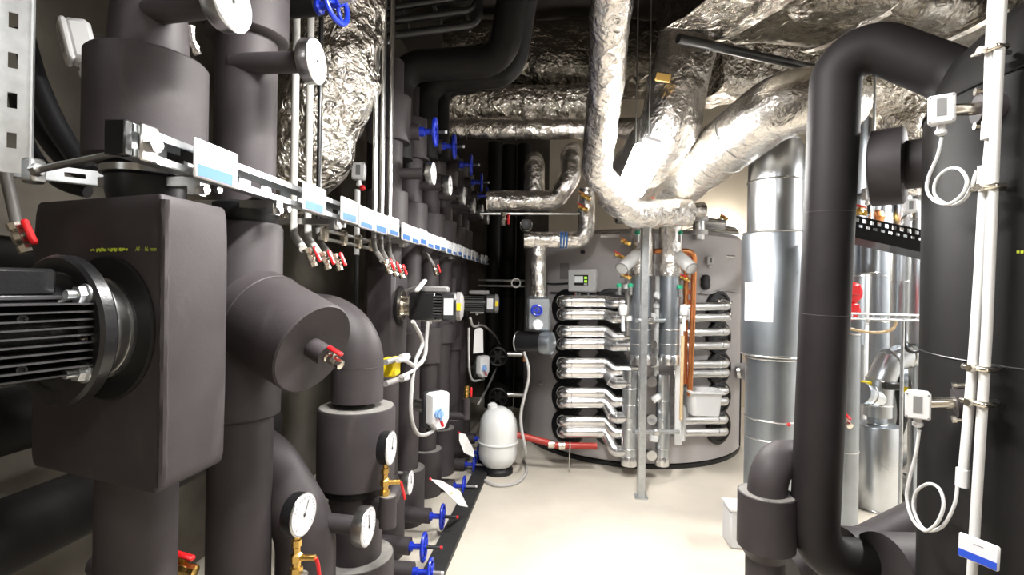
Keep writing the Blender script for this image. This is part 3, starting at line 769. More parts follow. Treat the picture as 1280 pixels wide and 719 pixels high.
# low handwheels with their foam branches
LW = [(530, 684, 'red'), (553, 646, 'red'), (580, 608, 'white'), (593, 581, 'white'), (598, 566, 'white'), (604, 549, 'red')]
UH = [.344, .48, .42, .5, .45, .5]
for i, (px, py, cp) in enumerate(LW):
    p = atx(px, py, -.72); rx = -.95
    t = Thing('insulated_branch', 'black foam branch near the floor strip, %s from the rimmed floor collar' % ORD[i], 'pipe', 'low branches of the pipe bank')
    t.part('pipe', 'foam').cyl((rx, p.y, p.z), (p.x - .075, p.y, p.z), .045, n=20)
    if min(abs(p.y - q) for q in fy) < .17: t.done(); handwheel(p, (1, .06, 0), .15, 'blue handwheel with %s spindle tip, %s along the floor strip' % (cp, ORD[i]), 'low blue handwheels', stemlen=.085, cap='red' if cp == 'red' else 'w'); continue
    t.part('upright', 'foam').cyl((rx - .02, p.y, 0), (rx - .02, p.y, UH[i]), .115, n=30)
    t.part('upright_rim', 'foam_cut').lathe([(.07, -.002), (.11, -.002), (.11, .003), (.07, .003)], (rx - .02, p.y, UH[i]), n=30)
    t.part('upper_pipe', 'foam').cyl((rx - .02, p.y, .3), (rx - .02, p.y, 1.25), .072, n=22)
    t.done()
    handwheel(p, (1, .06, 0), .15, 'blue handwheel with %s spindle tip, %s along the floor strip' % (cp, ORD[i]), 'low blue handwheels', stemlen=.085, cap='red' if cp == 'red' else 'w')
handwheel(atx(538, 716, -.60), (1, .06, 0), .13, 'blue handwheel nearly on the floor beside the black strip', None, stemlen=.05)
t = Thing('insulated_branch', 'short black foam branch on the floor at the lowest handwheel', 'pipe'); p = atx(538, 716, -.60)
t.part('pipe', 'foam').cyl(p + V((-.08, 0, 0)), p + V((-.35, 0, 0)), .04, n=18); t.done()

# ------------------------------------------------------------------ small pumps
def small_pump(px, py, X, lab, scale=1.0, plain=True):
    o = atx(px, py, X); s = scale
    t = Thing('circulation_pump', lab, 'pump', None, frame(o, (1, .1, 0)))
    b = t.part('insulation_box', 'foam', M=None); b.box(o + V((-.10, .03, -.05)), (.17, .24, .52), bev=.02)
    t.part('box_ring', 'foam_shaded').lathe([(.09, -.018), (.11, -.018), (.11, -.006), (.09, -.006)], n=28)
    t.part('flange', 'nickel').lathe([(.085, -.005), (.085, .008), (.05, .012), (.05, .04), (.075, .042), (.075, .052)], n=24)
    for k in range(4):
        a = math.radians(45 + 90 * k); q = V((math.cos(a) * .066, math.sin(a) * .066, 0)); bo = t.part('bolt', 'nickel'); bo.cyl(q, q + V((0, 0, .065)), .006, n=8); hexnut(bo, q + V((0, 0, .05)), (0, 0, 1), .011, .012)
    m_ = t.part('motor_body', 'black_paint')
    if plain: m_.box((0, 0, .12 * s), (.15 * s, .15 * s, .14 * s), bev=.008)
    else: m_.lathe([(.066 * s, .05), (.066 * s, .2 * s)], n=24)
    for i in range(8):
        for sx in (-1, 1): t.part('fin', 'fin_alu', parent=m_).box((sx * .068 * s, (-.056 + .016 * i) * s, (.205 if plain else .13) * s), (.018 * s, .004, (.05 if plain else .16) * s))
    m_.lathe([(.066 * s, .17 * s), (.066 * s, .24 * s)], n=20)
    cv = t.part('fan_cover', 'dark_plastic'); cv.box((0, 0, .265 * s), (.155 * s, .155 * s, .08 * s), bev=.012)
    cp = t.part('fan_cap', 'grey_plastic'); cp.lathe([(.08 * s, .305 * s), (.078 * s, .325 * s), (.06 * s, .335 * s), (.01, .337 * s)], n=28)
    t.part('yellow_sticker', 'yellow', parent=cp).box((-.075 * s, -.0 * s, .32 * s), (.014 * s, .04 * s, .022 * s))
    t.part('type_plate', 'card_white', parent=cv).box((-.0785 * s, 0, .265 * s), (.002, .09 * s, .05 * s))
    tb = t.part('terminal_box', 'grey_plastic'); tb.box((0, .092 * s, .17 * s), (.09 * s, .035 * s, .17 * s), bev=.008)
    gl = t.part('cable_gland', 'white_plastic'); gl.cyl((.02, -.07 * s, .15 * s), (.02, -.10 * s, .15 * s), .012, n=12); gl.box((.02, -.078 * s, .15 * s), (.06, .014, .12), bev=.004)
    t.done()
    return o
pA = small_pump(503, 382, -.90, 'small foam boxed pump with plain black motor and grey fan cover')
pB = small_pump(574, 379, -.90, 'second small pump with ribbed black motor beside the dark recess', plain=False)
t = Thing('warning_strip', 'grey plastic handle plate above the plain black pump motor', 'handle'); q = atx(526, 357, -.75)
t.part('plate', 'white_plastic').box(q, (.03, .16, .02), Matrix.Rotation(.35, 3, 'X') @ Matrix.Rotation(-.3, 3, 'Y'), bev=.008); t.part('post', 'grey_plastic').cyl(q, q + V((-.1, .06, -.03)), .008, n=8); t.done()

def actuator(px, py, X, lab, s=1.0, tag=True):
    o = atx(px, py, X); t = Thing('valve_actuator', lab, 'actuator', None, frame(o, (1, -.75, 0)))
    b = t.part('housing', 'dark_plastic'); b.box((0, 0, -.02 * s), (.13 * s, .2 * s, .05 * s), bev=.015 * s)
    c = t.part('cover', 'white_plastic'); 
    pr = [(-.06, -.06), (-.02, -.1), (.03, -.1), (.062, -.05), (.062, .09), (.045, .1), (-.045, .1), (-.06, .09)]
    n = len(pr); c.rings([[V((x * s, y * s, h * s)) for x, y in pr] for h in (.004, .045)] + [[V((x * s * .9, y * s * .93, .056 * s)) for x, y in pr]])
    k = t.part('knob', 'light_blue'); k.lathe([(.026 * s, .056 * s), (.026 * s, .07 * s), (.02 * s, .072 * s), (.02 * s, .085 * s)], (-.02 * s, -.01 * s, 0), n=20); k.box((-.02 * s, -.01 * s, .082 * s), (.012 * s, .07 * s, .014 * s), bev=.003)
    r = t.part('pointer', 'red'); r.tube([(-.02 * s, -.03 * s, .075 * s), (-.01 * s, -.075 * s, .088 * s)], .008 * s, n=8)
    t.part('mount', 'steel').cyl((0, 0, -.045 * s), (0, .0, -.16 * s), .035 * s, n=18)
    g_ = t.part('cable_gland', 'dark_plastic'); g_.cyl((0, -.09 * s, -.02 * s), (0, -.125 * s, -.05 * s), .016 * s, n=12)
    t.done(); return o
aA = actuator(543, 512, -.74, 'large white valve actuator with pale blue knob and red pointer', 1.05)
aB = actuator(601, 458, -.74, 'smaller white valve actuator under the hanging paper tag', .95)
# cables
def cable(pts, r, lab, mt='cable', bend=.06, name='cable', seg=None):
    t = Thing(name, lab, 'cable'); t.part(name, mt).tube(pts, r, bend, n=10, seg=seg); return t.done()
def spline(pts, k=8):
    pts = [V(p) for p in pts]; out = []
    for i in range(len(pts) - 1):
        p0, p1, p2, p3 = pts[max(i - 1, 0)], pts[i], pts[i + 1], pts[min(i + 2, len(pts) - 1)]
        for j in range(k):
            u = j / k; out.append(0.5 * ((2 * p1) + (p2 - p0) * u + (2 * p0 - 5 * p1 + 4 * p2 - p3) * u * u + (3 * p1 - p0 - 3 * p2 + p3) * u**3))
    return out + [pts[-1]]
cx = -.74
cable(spline([atx(q[0], q[1], cx) for q in ((535, 402), (533, 425), (530, 448), (520, 458), (507, 451), (497, 451))]), .010, 'grey cable from the plain black pump to the yellow valve', bend=0)
cable(spline([atx(q[0], q[1], cx) for q in ((516, 402), (528, 428), (520, 450), (515, 480), (514, 520), (523, 543), (540, 540), (543, 530))]), .010, 'grey cable looping down to the large white actuator', bend=0)
cable(spline([atx(q[0], q[1], cx) for q in ((502, 471), (518, 462), (531, 445), (533, 430))]), .009, 'short grey cable from the lower yellow valve arm', bend=0)
cable(spline([atx(q[0], q[1], cx) for q in ((588, 398), (592, 408), (606, 408), (622, 425), (625, 445), (614, 475), (598, 505))]), .010, 'grey cable looping from the ribbed pump beside the dark recess', bend=0)
cable(spline([atx(q[0], q[1], cx) for q in ((586, 410), (586, 440), (587, 465), (592, 476), (605, 474))]), .009, 'short grey cable under the hanging paper tag', bend=0)
o = atx(488, 459, -.80); t = Thing('balancing_valve', 'yellow plastic valve clip with two grey arms beside the foam elbow', 'valve')
t.part('clip', 'yellow').box(o, (.07, .09, .085), bev=.01); t.part('clip_lip', 'yellow').box(o + V((.02, 0, .03)), (.05, .11, .03), bev=.008)
for dz in (.04, -.055):
    t.part('arm', 'grey_plastic').cyl(o + V((.02, -.12, dz)), o + V((.045, .02, dz)), .013, n=12); t.part('arm_tip', 'white_plastic').cyl(o + V((.045, .02, dz)), o + V((.055, .075, dz)), .018, n=12)
t.done()
# hanging paper tag and crumpled tags
o = atx(598, 425, -.735); t = Thing('paper_tag', 'white paper tag hanging under the ribbed pump', 'tag', M=frame(o, (1, -.7, 0)))
b = t.part('sheet', 'paper'); b.rings([[V((x, y + .004 * math.sin(y * 60), z)) for x, y in ((-.06, -.11), (.06, -.11), (.052, .085), (.03, .10), (-.03, .10), (-.05, .085))] for z in (0, .002)]); t.part('cord', 'cable').cyl((0, .09, .002), (0, .15, .0), .002, n=6); t.done()
def tag2(pts, lab, tie=None):
    t = Thing('plastic_tag', lab, 'tag'); b = t.part('sheet', 'paper')
    P = [atx(px, py, X) for px, py, X in pts]; n = V((.4, -.6, .6)) * .002
    vs = P + [p - n for p in P]; k = len(P)
    b._add(vs, [tuple(range(k)), tuple(range(2 * k - 1, k - 1, -1))] + [(i, i + k, (i + 1) % k + k, (i + 1) % k) for i in range(k)])
    e = t.part('red_tip', 'red'); e.ball(P[0], .007, 8); 
    if tie: t.part('string', 'cable').cyl(P[0], tie, .002, n=6)
    y = t.part('yellow_dot', 'yellow'); c = sum(P, V()) / k; y.ball(c, .006, 8)
    t.done()
tag2([(538, 599, -.68), (552, 601, -.66), (575, 614, -.62), (585, 634, -.6), (574, 632, -.62), (556, 614, -.66)], 'limp white plastic tag hanging by a blue handwheel')
tag2([(574, 541, -.72), (582, 543, -.7), (592, 562, -.68), (593, 572, -.68), (580, 566, -.7), (574, 551, -.72)], 'curled white plastic tag above the farther handwheels', atx(593, 575, -.74))
g = atx(583, 490, -.72); t = Thing('gauge_cock', 'small brass cock with red lever beyond the large actuator', 'valve')
t.part('pipe', 'foam').cyl(g + V((0, 0, -.2)), g + V((0, 0, -.045)), .03, n=16); t.part('elbow', 'foam').cyl(g + V((0, 0, -.18)), g + V((-.25, 0, -.18)), .03, n=16)
ballcock(t, g, (0, 0, 1), 1.3, (1, -.2, 0), 'brass'); t.done()

# ------------------------------------------------------------------ white expansion vessel
def vessel():
    c = atz(622, 590, 0.0); t = Thing('expansion_vessel', 'white expansion vessel standing at the end of the pipe bank', 'vessel')
    h = .55; r = .155
    b = t.part('body', 'vessel_white'); b.lathe([(.06, .05), (.11, .06), (r * .96, .11), (r, .16), (r, .26), (r * 1.0, .34), (r * .93, .43), (r * .7, .49), (r * .35, .525), (.03, .53)], c, n=40)
    t.part('seam', 'vessel_white', parent=b).torus(c + V((0, 0, .25)), (0, 0, 1), r, .010, 48, 8)
    t.part('neck', 'vessel_white', parent=b).lathe([(.04, .5), (.04, .545), (.02, .56)], c + V((-.05, 0, 0)), n=16)
    s = t.part('stand', 'black_rubber'); s.lathe([(.125, 0), (.125, .03), (.09, .06)], c, n=28)
    t.done(); return c
VC = vessel()
e = [atz(*q, .012) for q in ((655, 575), (658, 590), (645, 604), (620, 607), (604, 600))]
cable(spline([at(655, 440, 4.05), at(661, 470, 4.05), at(651, 520, 4.05), at(657, 565, 4.05)] + e), .012, 'long grey hose trailing from the black cylinder to the floor', bend=0, name='hose')

# dark lagged pipes along the wall behind the big pump
for i, (x0, y0, x1, y1, X, r, lab) in enumerate(((-80, 505, 330, 470, -1.5, .09, 'dark lagged pipe along the wall just under the finned motor'), (-80, 640, 330, 560, -1.5, .1, 'dark lagged pipe low along the wall under the big pump'), (-60, 318, 260, 330, -1.55, .05, 'dark lagged pipe behind the red ball valve left of the pump'))):
    a, e = atx(x0, y0, X), atx(x1, y1, X); zz = (a.z + e.z) / 2
    t = Thing('wall_pipe', lab, 'pipe'); P = t.part('pipe', 'foam_shaded'); P.cyl((X, a.y, zz), (X, e.y, zz), r, n=24)
    for k in (.25, .75):
        y = a.y + (e.y - a.y) * k; t.part('wall_bracket', 'steel').box(((X + XL) / 2, y, zz), (abs(X - XL) , .04, .04))
    t.done()
t = Thing('pipe_bracket', 'steel bracket frame with two rods under the label rail', 'bracket'); o = V((-.97, atx(435, 300, -.95).y, ZR - .06))
for dz in (0, -.035): t.part('rod', 'steel').cyl(o + V((0, -.22, dz)), o + V((0, .32, dz)), .008, n=8)
for dy in (-.2, -.02, .14, .3): t.part('clamp', 'nickel').box(o + V((0.01, dy, -.017)), (.03, .03, .065), bev=.006)
t.done()

# ------------------------------------------------------------------ dark pipes and foil under the ceiling
def pipe(name, pts, r, lab, mt, bend=.1, n=24, cat='pipe', grp=None, bands=(), band_mt=None, **kw):
    t = Thing(name, lab, cat, grp); p = t.part('pipe', mt); p.tube(pts, r, bend, n=n, k=10, **kw)
    for q, ax in bands: t.part('band', band_mt or mt, parent=p).torus(q, ax, r, r * .05 + .002, n, 6)
    return t
A = at
pipe('insulated_pipe', [A(497, 200, 3.0), A(497, 84, 3.0), A(628, 76, 3.0), A(650, -60, 2.8)], .088, 'black foam pipe sweeping under the ceiling and up at its end', 'foam_shaded', .16).done()
pipe('insulated_pipe', [A(531, 200, 3.3), A(531, 100, 3.3), A(640, 92, 3.3), A(664, -60, 3.1)], .085, 'second black foam pipe sweeping just below the first', 'foam_shaded', .16).done()
pipe('insulated_pipe', [A(551, 200, 3.6), A(551, 108, 3.6), A(600, 108, 3.6), A(604, 60, 3.6)], .06, 'short black foam bend tucked behind the sweeping pipes', 'foam_shaded', .12).done()
for i, (y1, y2, xe) in enumerate(((46, 30, 598), (28, 12, 596), (12, -6, 594))):
    x = 468 + 9.5 * i
    pipe('ceiling_pipe', [A(482 - 5 * i, 150, 2.75 + .02 * i), A(480 - 5 * i, y1, 2.75), A(xe, y2, 2.75), A(xe + 4, y2 - 70, 2.75)], .022, ['thin dark pipe lowest in the rack under the ceiling', 'thin dark pipe in the middle of the ceiling rack', 'thin dark pipe topmost in the ceiling rack'][i], 'black_paint', .07, n=14).done()
t = Thing('pipe_rack', 'short steel crossbars carrying the thin ceiling pipes', 'rack')
for px, py in ((505, 26), (545, 20), (580, 14)):
    t.part('crossbar', 'steel').cyl(A(px - 6, py - 22, 2.79), A(px + 8, py + 16, 2.79), .01, n=8)
for px in (500, 585): 
    q = A(px, 0, 2.79); t.part('hanger', 'steel').cyl(q, (q.x, q.y, ZC), .006, n=8)
t.done()
# crumpled foil duct by the left wall
pipe('foil_duct', [A(432, -90, 2.5), A(418, 90, 2.45), A(385, 190, 2.5), A(335, 235, 2.75)], .21, 'crumpled silver foil duct behind the vent pipes', 'foil_rough', .2, n=40, cat='duct', seg=.03, wob=.028, wf=7).done()
# small white sensor on the far side, behind the rail
def sensor(o, nrm, lab, s=1.0, up=None, post=True, dark=False, win='window_grey'):
    M = frame(o, nrm, up or (0, 0, 1)); t = Thing('sensor_box', lab, 'sensor', None, M)
    c = t.part('case', 'white_plastic'); c.box((0, 0, 0), (.058 * s, .075 * s, .04 * s), bev=.008 * s)
    l = t.part('lid', 'white_plastic'); l.box((0, 0, .021 * s), (.058 * s, .075 * s, .012 * s), bev=.004 * s)
    t.part('window', win, parent=l).box((0, .004 * s, .0275 * s), (.02 * s, .046 * s, .001))
    for sx in (-1, 1):
        for sy in (-1, 1): t.part('screw', 'grey_plastic', parent=l).lathe([(.003 * s, 0), (.0025 * s, .001)], (sx * .024 * s, sy * .032 * s, .027 * s), (0, 0, 1), 10)
    g = t.part('cable_gland', 'white_plastic'); g.lathe([(.010 * s, 0), (.010 * s, .014 * s), (.013 * s, .015 * s), (.013 * s, .024 * s), (.006 * s, .03 * s)], (0, -.037 * s, 0), (0, -1, 0), 12)
    if post: t.part('probe_neck', 'steel').cyl((0, 0, -.02 * s), (0, 0, -.07 * s), .018 * s, n=14)
    t.done()
    return M
sensor(A(100, 54, 1.5), V((-.75, -.9, -.25)), 'white sensor box in the shade behind the fat black sleeve', 1.55)
M_ = sensor(A(449, 215, 3.0), V((.2, -1, 0)), 'small white sensor box above the rail before the steel vent pipes', 1.3)
t = Thing('vent_valve', 'red topped grey vent valve under the small sensor box', 'valve'); o = A(447, 237, 3.0)
t.part('stem', 'conduit').cyl((o.x, o.y, ZR - .1), o, .016, n=12); t.part('pipe', 'black_paint').cyl((o.x, o.y, 0), (o.x, o.y, ZR - .1), .014, n=10); t.part('knob', 'red').ball(o + V((.03, 0, .01)), .018, 10); t.done()
for i, pts in enumerate((((28, 40), (45, 100), (75, 165), (110, 215)), ((34, 90), (45, 150), (80, 200), (120, 225)), ((20, 120), (35, 180), (70, 225), (110, 240)))):
    cable(spline([A(x, y, 1.5 + .05 * i) for x, y in pts]), .028 - .004 * i, 'black rubber hose behind the slotted strut, %s of the three' % ['thickest', 'middling', 'thinnest'][i], 'black_rubber', 0, 'hose')
for o in list(COL.objects):
    if o.name.startswith('hose') and o.get('label', '').startswith('black rubber hose'): o['group'] = 'black hoses behind the slotted strut'

# foil ducts across the room
t = Thing('foil_duct', 'shade toned crumpled foil wrapped box duct crossing under the ceiling', 'duct')
b = t.part('duct', 'foil_shaded'); b.duct([A(560, 78, 5.2), A(1120, 78, 5.2)], .75, .60, sub=8, seg=.1, wob=.05, wf=4)
t.done()
pipe('foil_pipe', [A(548, 131, 4.75), A(650, 130, 4.75), A(760, 129, 4.75)], .165, 'thick foil wrapped pipe under the shade toned box duct', 'foil_rough', 0, n=36, seg=.04, wob=.02, wf=7).done()
pipe('foil_pipe', [A(562, 161, 4.6), A(810, 161, 4.6)], .095, 'straight bright foil pipe below the thick foil pipe', 'foil', 0, n=28, seg=.05, wob=.006, wf=9,
     bands=[(A(583, 161, 4.6), R0), (A(645, 161, 4.6), R0)]).done()
pipe('foil_pipe', [A(769, -60, 2.1), A(757, 110, 2.65), A(745, 215, 3.2), A(790, 268, 3.45), A(862, 266, 3.5)], .092, 'foil pipe dropping from the ceiling and bending to the headers', 'foil', .12, n=28, seg=.03, wob=.009, wf=12).done()
t = pipe('foil_duct', [A(866, 30, 3.25), A(846, 110, 3.2), A(838, 160, 3.2), A(772, 248, 3.85)], .185, 'fat foil elbow duct with a torn orange patch', 'foil', .2, n=40, cat='duct', seg=.035, wob=.016, wf=8)
o = A(829, 97, 2.98); t.part('patch', 'ochre', label='torn orange brown patch').box(o, (.085, .012, .05), Matrix.Rotation(.2, 3, 'Y'), bev=.004); t.done()
t = pipe('foil_duct', [A(1050, 132, 3.0), A(985, 122, 2.75), A(826, 246, 3.85)], .175, 'large smooth silver duct slanting down with red lettered tape', 'foil_smooth', .16, n=44, cat='duct', seg=.05, wob=.006, wf=9)
a, e = A(985, 122, 2.75), A(826, 246, 3.85); ax = (e - a).normalized()
for k in (.3, .42, .5, .58): t.part('clip', 'steel').torus(a.lerp(e, k), ax, .174, .004, 40, 6)
rd = t.part('red_tape', 'print_red', label='red lettering on tape'); x, y, z = basis(ax)
for i in range(26):
    a_ = i * 2 * math.pi / 26; d_ = x * math.cos(a_) + y * math.sin(a_); q = a.lerp(e, .9) + d_ * .1785
    rd.box(q, (.012, .022, .002), Matrix((ax, d_.cross(ax) * -1, d_)).transposed())
rd.info = rd.info[:4] + ('stuff',) + rd.info[5:]
t.done()
t = Thing('foil_duct', 'big box duct wrapped in foil under the ceiling over the black tank', 'duct')
b = t.part('duct', 'foil_shaded'); b.duct([A(868, -30, 2.45), A(1330, 55, 3.4)], .62, .30, sub=8, seg=.07, wob=.03, wf=5)
for k in (.12, .33, .55, .75):
    q = A(868, -30, 2.45).lerp(A(1330, 55, 3.4), k); dr = (A(1330, 55, 3.4) - A(868, -30, 2.45)).normalized()
    t.part('tape_band', 'foil').duct([q, q + dr * .05], .645, .325, sub=6, seg=.05, wob=.01, wf=6)
t.done()
pipe('sprinkler_pipe', [A(848, 48, 2.75), A(1010, 84, 3.05), A(1070, 98, 3.2)], .025, 'thin black pipe under the big foil box duct', 'black_paint', 0, n=14).done()
t = Thing('foil_duct', 'crinkled foil box duct behind the fat foil elbow', 'duct')
t.part('duct', 'foil_rough').duct([A(880, 92, 4.15), A(1150, 92, 4.5)], .5, .42, sub=8, seg=.07, wob=.04, wf=6); t.done()
pipe('foil_duct', [A(1068, 118, 3.3), A(1120, 112, 3.3), A(1142, 200, 3.3), A(1140, 240, 3.35)], .15, 'crumpled foil bend inside the black pipe loop', 'foil_rough', .2, n=36, cat='duct', seg=.035, wob=.028, wf=8).done()
# foil pipes left of the tank
pipe('foil_pipe', [A(608, 251, 4.25), A(694, 251, 4.25), A(713, 222, 4.25), A(713, 196, 4.3), A(716, 190, 4.7)], .085, 'foil pipe running sideways then bending up to the ceiling', 'foil', .1, n=28, seg=.04, wob=.008, wf=10).done()
pipe('foil_pipe', [A(668, 256, 4.32), A(668, 208, 4.36), A(668, 202, 4.7)], .085, 'upright foil stub behind the sideways foil pipe', 'foil', .08, n=24, seg=.04, wob=.008, wf=10).done()
pipe('steel_pipe', [A(600, 267, 4.1), A(735, 267, 4.1)], .012, 'thin steel pipe beneath the sideways foil pipe', 'steel', 0, n=12).done()
t = Thing('drain_valve', 'nickel valve with red lever hanging below the thin steel pipe', 'valve'); ballcock(t, A(629, 274, 4.08), (0, 0, 1), 1.6, (1, -.3, 0)); t.done()
t = pipe('foil_pipe', [A(655, 300, 4.1), A(733, 300, 4.1), A(733, 236, 4.1)], .066, 'foil pipe with a blue tape band bending up beside the tank top', 'foil', .09, n=28, seg=.04, wob=.005, wf=12)
for i in range(3): t.part('blue_tape', 'print_blue', label='blue lettered tape band').lathe([(.0675, 0), (.069, .002), (.069, .014), (.0675, .016)], A(699 + 3.6 * i, 300, 4.1), R0, 28)
t.done()
pipe('foil_pipe', [A(673, 308, 4.12), A(673, 374, 4.12)], .062, 'upright foil pipe above the grey valve block', 'foil', 0, n=28, seg=.03, wob=.007, wf=12).done()
def valve_block():
    o = A(673, 392, 4.1); t = Thing('valve_block', 'grey metal valve block with a blue handwheel under the foil pipe', 'valve', None, frame(o, -FW))
    t.part('block', 'sheet_dull').box((0, 0, 0), (.19, .27, .16), bev=.02)
    h = t.part('handwheel', 'blue'); h.torus((-.02, .03, .11), (0, 0, 1), .038, .009, 24, 8); h.lathe([(.014, .08), (.014, .12)], (-.02, .03, 0), n=12)
    for k in range(4): h.box((-.02 + .018 * math.cos(k * 1.57), .03 + .018 * math.sin(k * 1.57), .11), (.04, .008, .008), Matrix.Rotation(k * 1.57, 3, 'Z'))
    t.part('cap', 'card_white').lathe([(.042, .07), (.042, .1), (.034, .108)], (-.01, -.085, 0), n=20)
    t.done()
valve_block()
t = Thing('air_separator', 'horizontal black cylinder with a silver end beside the tank', 'cylinder')
a, e = A(648, 427, 4.15), A(682, 429, 4.05)
t.part('drum', 'black_paint').lathe([(.07, 0), (.085, .004), (.085, (e - a).length - .03)], a, e - a, 28)
t.part('end_ring', 'sheet_mid').lathe([(.09, (e - a).length - .03), (.095, (e - a).length), (.09, (e - a).length + .05), (.05, (e - a).length + .07)], a, e - a, 28)
t.part('rim', 'steel').torus(a + V((-.005, 0, 0)), e - a, .08, .006, 28, 6)
t.part('drain_nipple', 'copper').cyl(A(655, 440, 4.12), A(655, 452, 4.12), .012, n=10)
t.done()
o = A(658, 281, 4.1); t = Thing('knob_valve', 'dark blue knob on a foil joint left of the taped foil pipe', 'valve', None, frame(o, -FW))
t.part('knob', 'dark_plastic').lathe([(.045, .0), (.048, .02), (.04, .035), (.015, .04)], n=20); t.part('neck', 'foil').lathe([(.05, -.14), (.05, 0)], n=20); t.done()

# ------------------------------------------------------------------ the storage tank
TC = A(640 + 640 * math.tan(math.radians(12.86)), 359, 5.362); TCX, TCY, TR = TC.x, TC.y, 1.09
def tank_pt(px, py, out=0.0):
    """point on the tank shell seen at px, py"""
    r = ray(px, py); a = r.x**2 + r.y**2; bq = -2 * (r.x * TCX + r.y * TCY); c = TCX**2 + TCY**2 - (TR + out)**2
    s = (-bq - math.sqrt(max(0, bq * bq - 4 * a * c))) / (2 * a); p = CAM + r * s
    n = V((p.x - TCX, p.y - TCY, 0)).normalized(); return p, n
ROWS = [(377, 393), (414, 430), (454, 466), (491, 503), (527, 540)]
def tank():
    t = Thing('storage_tank', 'huge round grey storage tank with rows of black flanges', 'tank')
    b = t.part('shell', 'tank_grey'); b.lathe([(TR - .02, .04), (TR, .05), (TR, 1.97), (TR - .04, 2.01), (TR * .6, 2.06), (.05, 2.08)], (TCX, TCY, 0), n=96)
    t.part('base_ring', 'black_rubber').lathe([(TR - .03, 0), (TR - .004, 0), (TR - .004, .03), (TR - .03, .05)], (TCX, TCY, 0), n=96)
    p, n = tank_pt(926, 420); t.part('jacket_edge', 'black_rubber').tube([(p.x + n.x * .004, p.y + n.y * .004, .06), (p.x + n.x * .004, p.y + n.y * .004, 1.97)], .008, n=8)
    for px, k in ((710, 1.1), (764, 1.1), (897, 1.0)):
        for (u, l) in ROWS:
            p, n = tank_pt(px, (u + l) / 2)
            f = t.part('flange_ring', 'black_rubber'); f.lathe([(.15 * k, -.03), (.15 * k, .022), (.143 * k, .03), (.12 * k, .032), (.115 * k, .02), (.02, .02)], p, n, 40)
    for px, py in ((677, 480), (729, 315)):
        p, n = tank_pt(px, py); s = t.part('sensor_port', 'steel' if py > 400 else 'dark_plastic'); s.lathe([(.02, -.01), (.018, .02), (.008, .03)], p, n, 14)
    for px, py in ((881, 350), (881, 356)):
        p, n = tank_pt(px, py); s = t.part('port_grommet', 'black_rubber'); s.lathe([(.045, -.01), (.045, .02), (.03, .03), (.012, .03)], p, n, 18)
    p, n = tank_pt(706, 339); t.part('rating_plate', 'grey_plastic', label='pale grey rating plate').box(p + n * .004, (.10, .006, .14), Matrix((V((-n.y, n.x, 0)), -n, UZ)).transposed())
    t.done()
tank()
def controller():
    p, n = tank_pt(732, 351); o = p + n * .06; t = Thing('controller', 'white controller with a small display mounted on the tank', 'controller', None, frame(o, n + V((0, 0, -.05))))
    b = t.part('housing', 'white_plastic'); b.box((0, 0, 0), (.26, .20, .06), bev=.012)
    s = t.part('display', 'ink_black'); s.box((0, .005, .0305), (.13, .09, .002))
    t.part('display_picture', 'screen_grey', parent=s).box((-.022, .012, .032), (.08, .055, .001))
    for dy in (.025, -.005): t.part('green_button', 'screen_green', parent=s).box((.042, dy, .032), (.026, .02, .001))
    t.part('display_button', 'card_white', parent=s).box((.042, -.03, .032), (.03, .015, .001))
    for dx in (-.06, -.03, .05): t.part('cable_gland', 'grey_plastic').cyl((dx, -.10, 0), (dx, -.13, 0), .011, n=10)
    t.part('red_cable', 'red_pipe').tube([(-.075, -.1, 0), (-.07, -.14, 0), (-.04, -.15, -.03)], .009, .02, n=8)
    t.done()
controller()
p = [tank_pt(x, y)[0] + tank_pt(x, y)[1] * .015 for x, y in ((683, 354), (695, 355), (714, 354))]
cable(spline(p), .008, 'thin dark cable on the tank shell to the controller', 'dark_plastic', 0)
p = [tank_pt(x, y)[0] + tank_pt(x, y)[1] * .015 for x, y in ((690, 366), (720, 367), (760, 366), (790, 372))]
cable(spline(p), .008, 'thin dark cable across the tank above the top flanges', 'dark_plastic', 0)
# paired connection pipes on the near side
HD = 4.2
def mpipe(pts, r, lab, grp=None, mt='alu_pipe', bend=.05, bands=True, name='connection_pipe'):
    t = Thing(name, lab, 'pipe', grp); P = t.part('pipe', mt); P.tube(pts, r, bend, n=20, k=8)
    if bands:
        for i in range(len(pts) - 1):
            a, e = V(pts[i]), V(pts[i + 1]); L = (e - a).length
            if L > .12:
                for k in (.2, .8): t.part('band', mt, parent=P).torus(a.lerp(e, k), e - a, r + .0005, .0035, 20, 6)
    return t
for i, (u, l) in enumerate(ROWS):
    rn = ['topmost', 'second highest', 'middle', 'second lowest', 'lowest'][i]
    for k, y in enumerate((u, l)):
        p, n = tank_pt(705, y); d = 4.22
        a = p; c0 = A(703, y, d); c1 = A(757, y, d)
        if k == 0: pts = [a, c0, c1, A(768, y + (2, 8, 9, 11, 14)[i], d - .05), A(800, y + (2, 8, 9, 11, 14)[i], d - .1)]
        else:
            dy = (4, 16, 13, 19, 24)[i] if i != 1 else 2
            pts = [a, c0, c1, A(768, y + dy, d - .08), A(790, y + dy, d - .14)]
        mpipe(pts, .049, 'bright metal pipe, %s of the %s pair on the flanges left of the headers' % ('upper' if k == 0 else 'lower', rn)).done()
RRG = [(383, 397), (415, 432), (455, 467), (489, 502), (525, 540)]
for i, (u, l) in enumerate(RRG):
    rn = ['topmost', 'second highest', 'middle', 'second lowest', 'lowest'][i]
    for k, y in enumerate((u, l)):
        p, n = tank_pt(898, y - 6); xr = 917 - 2 * i
        mpipe([p, A(xr, y, 4.36), A(840, y + 1, 4.16)], .036, 'bright metal pipe, %s of the %s pair on the flanges beside the copper pipes' % ('upper' if k == 0 else 'lower', rn)).done()

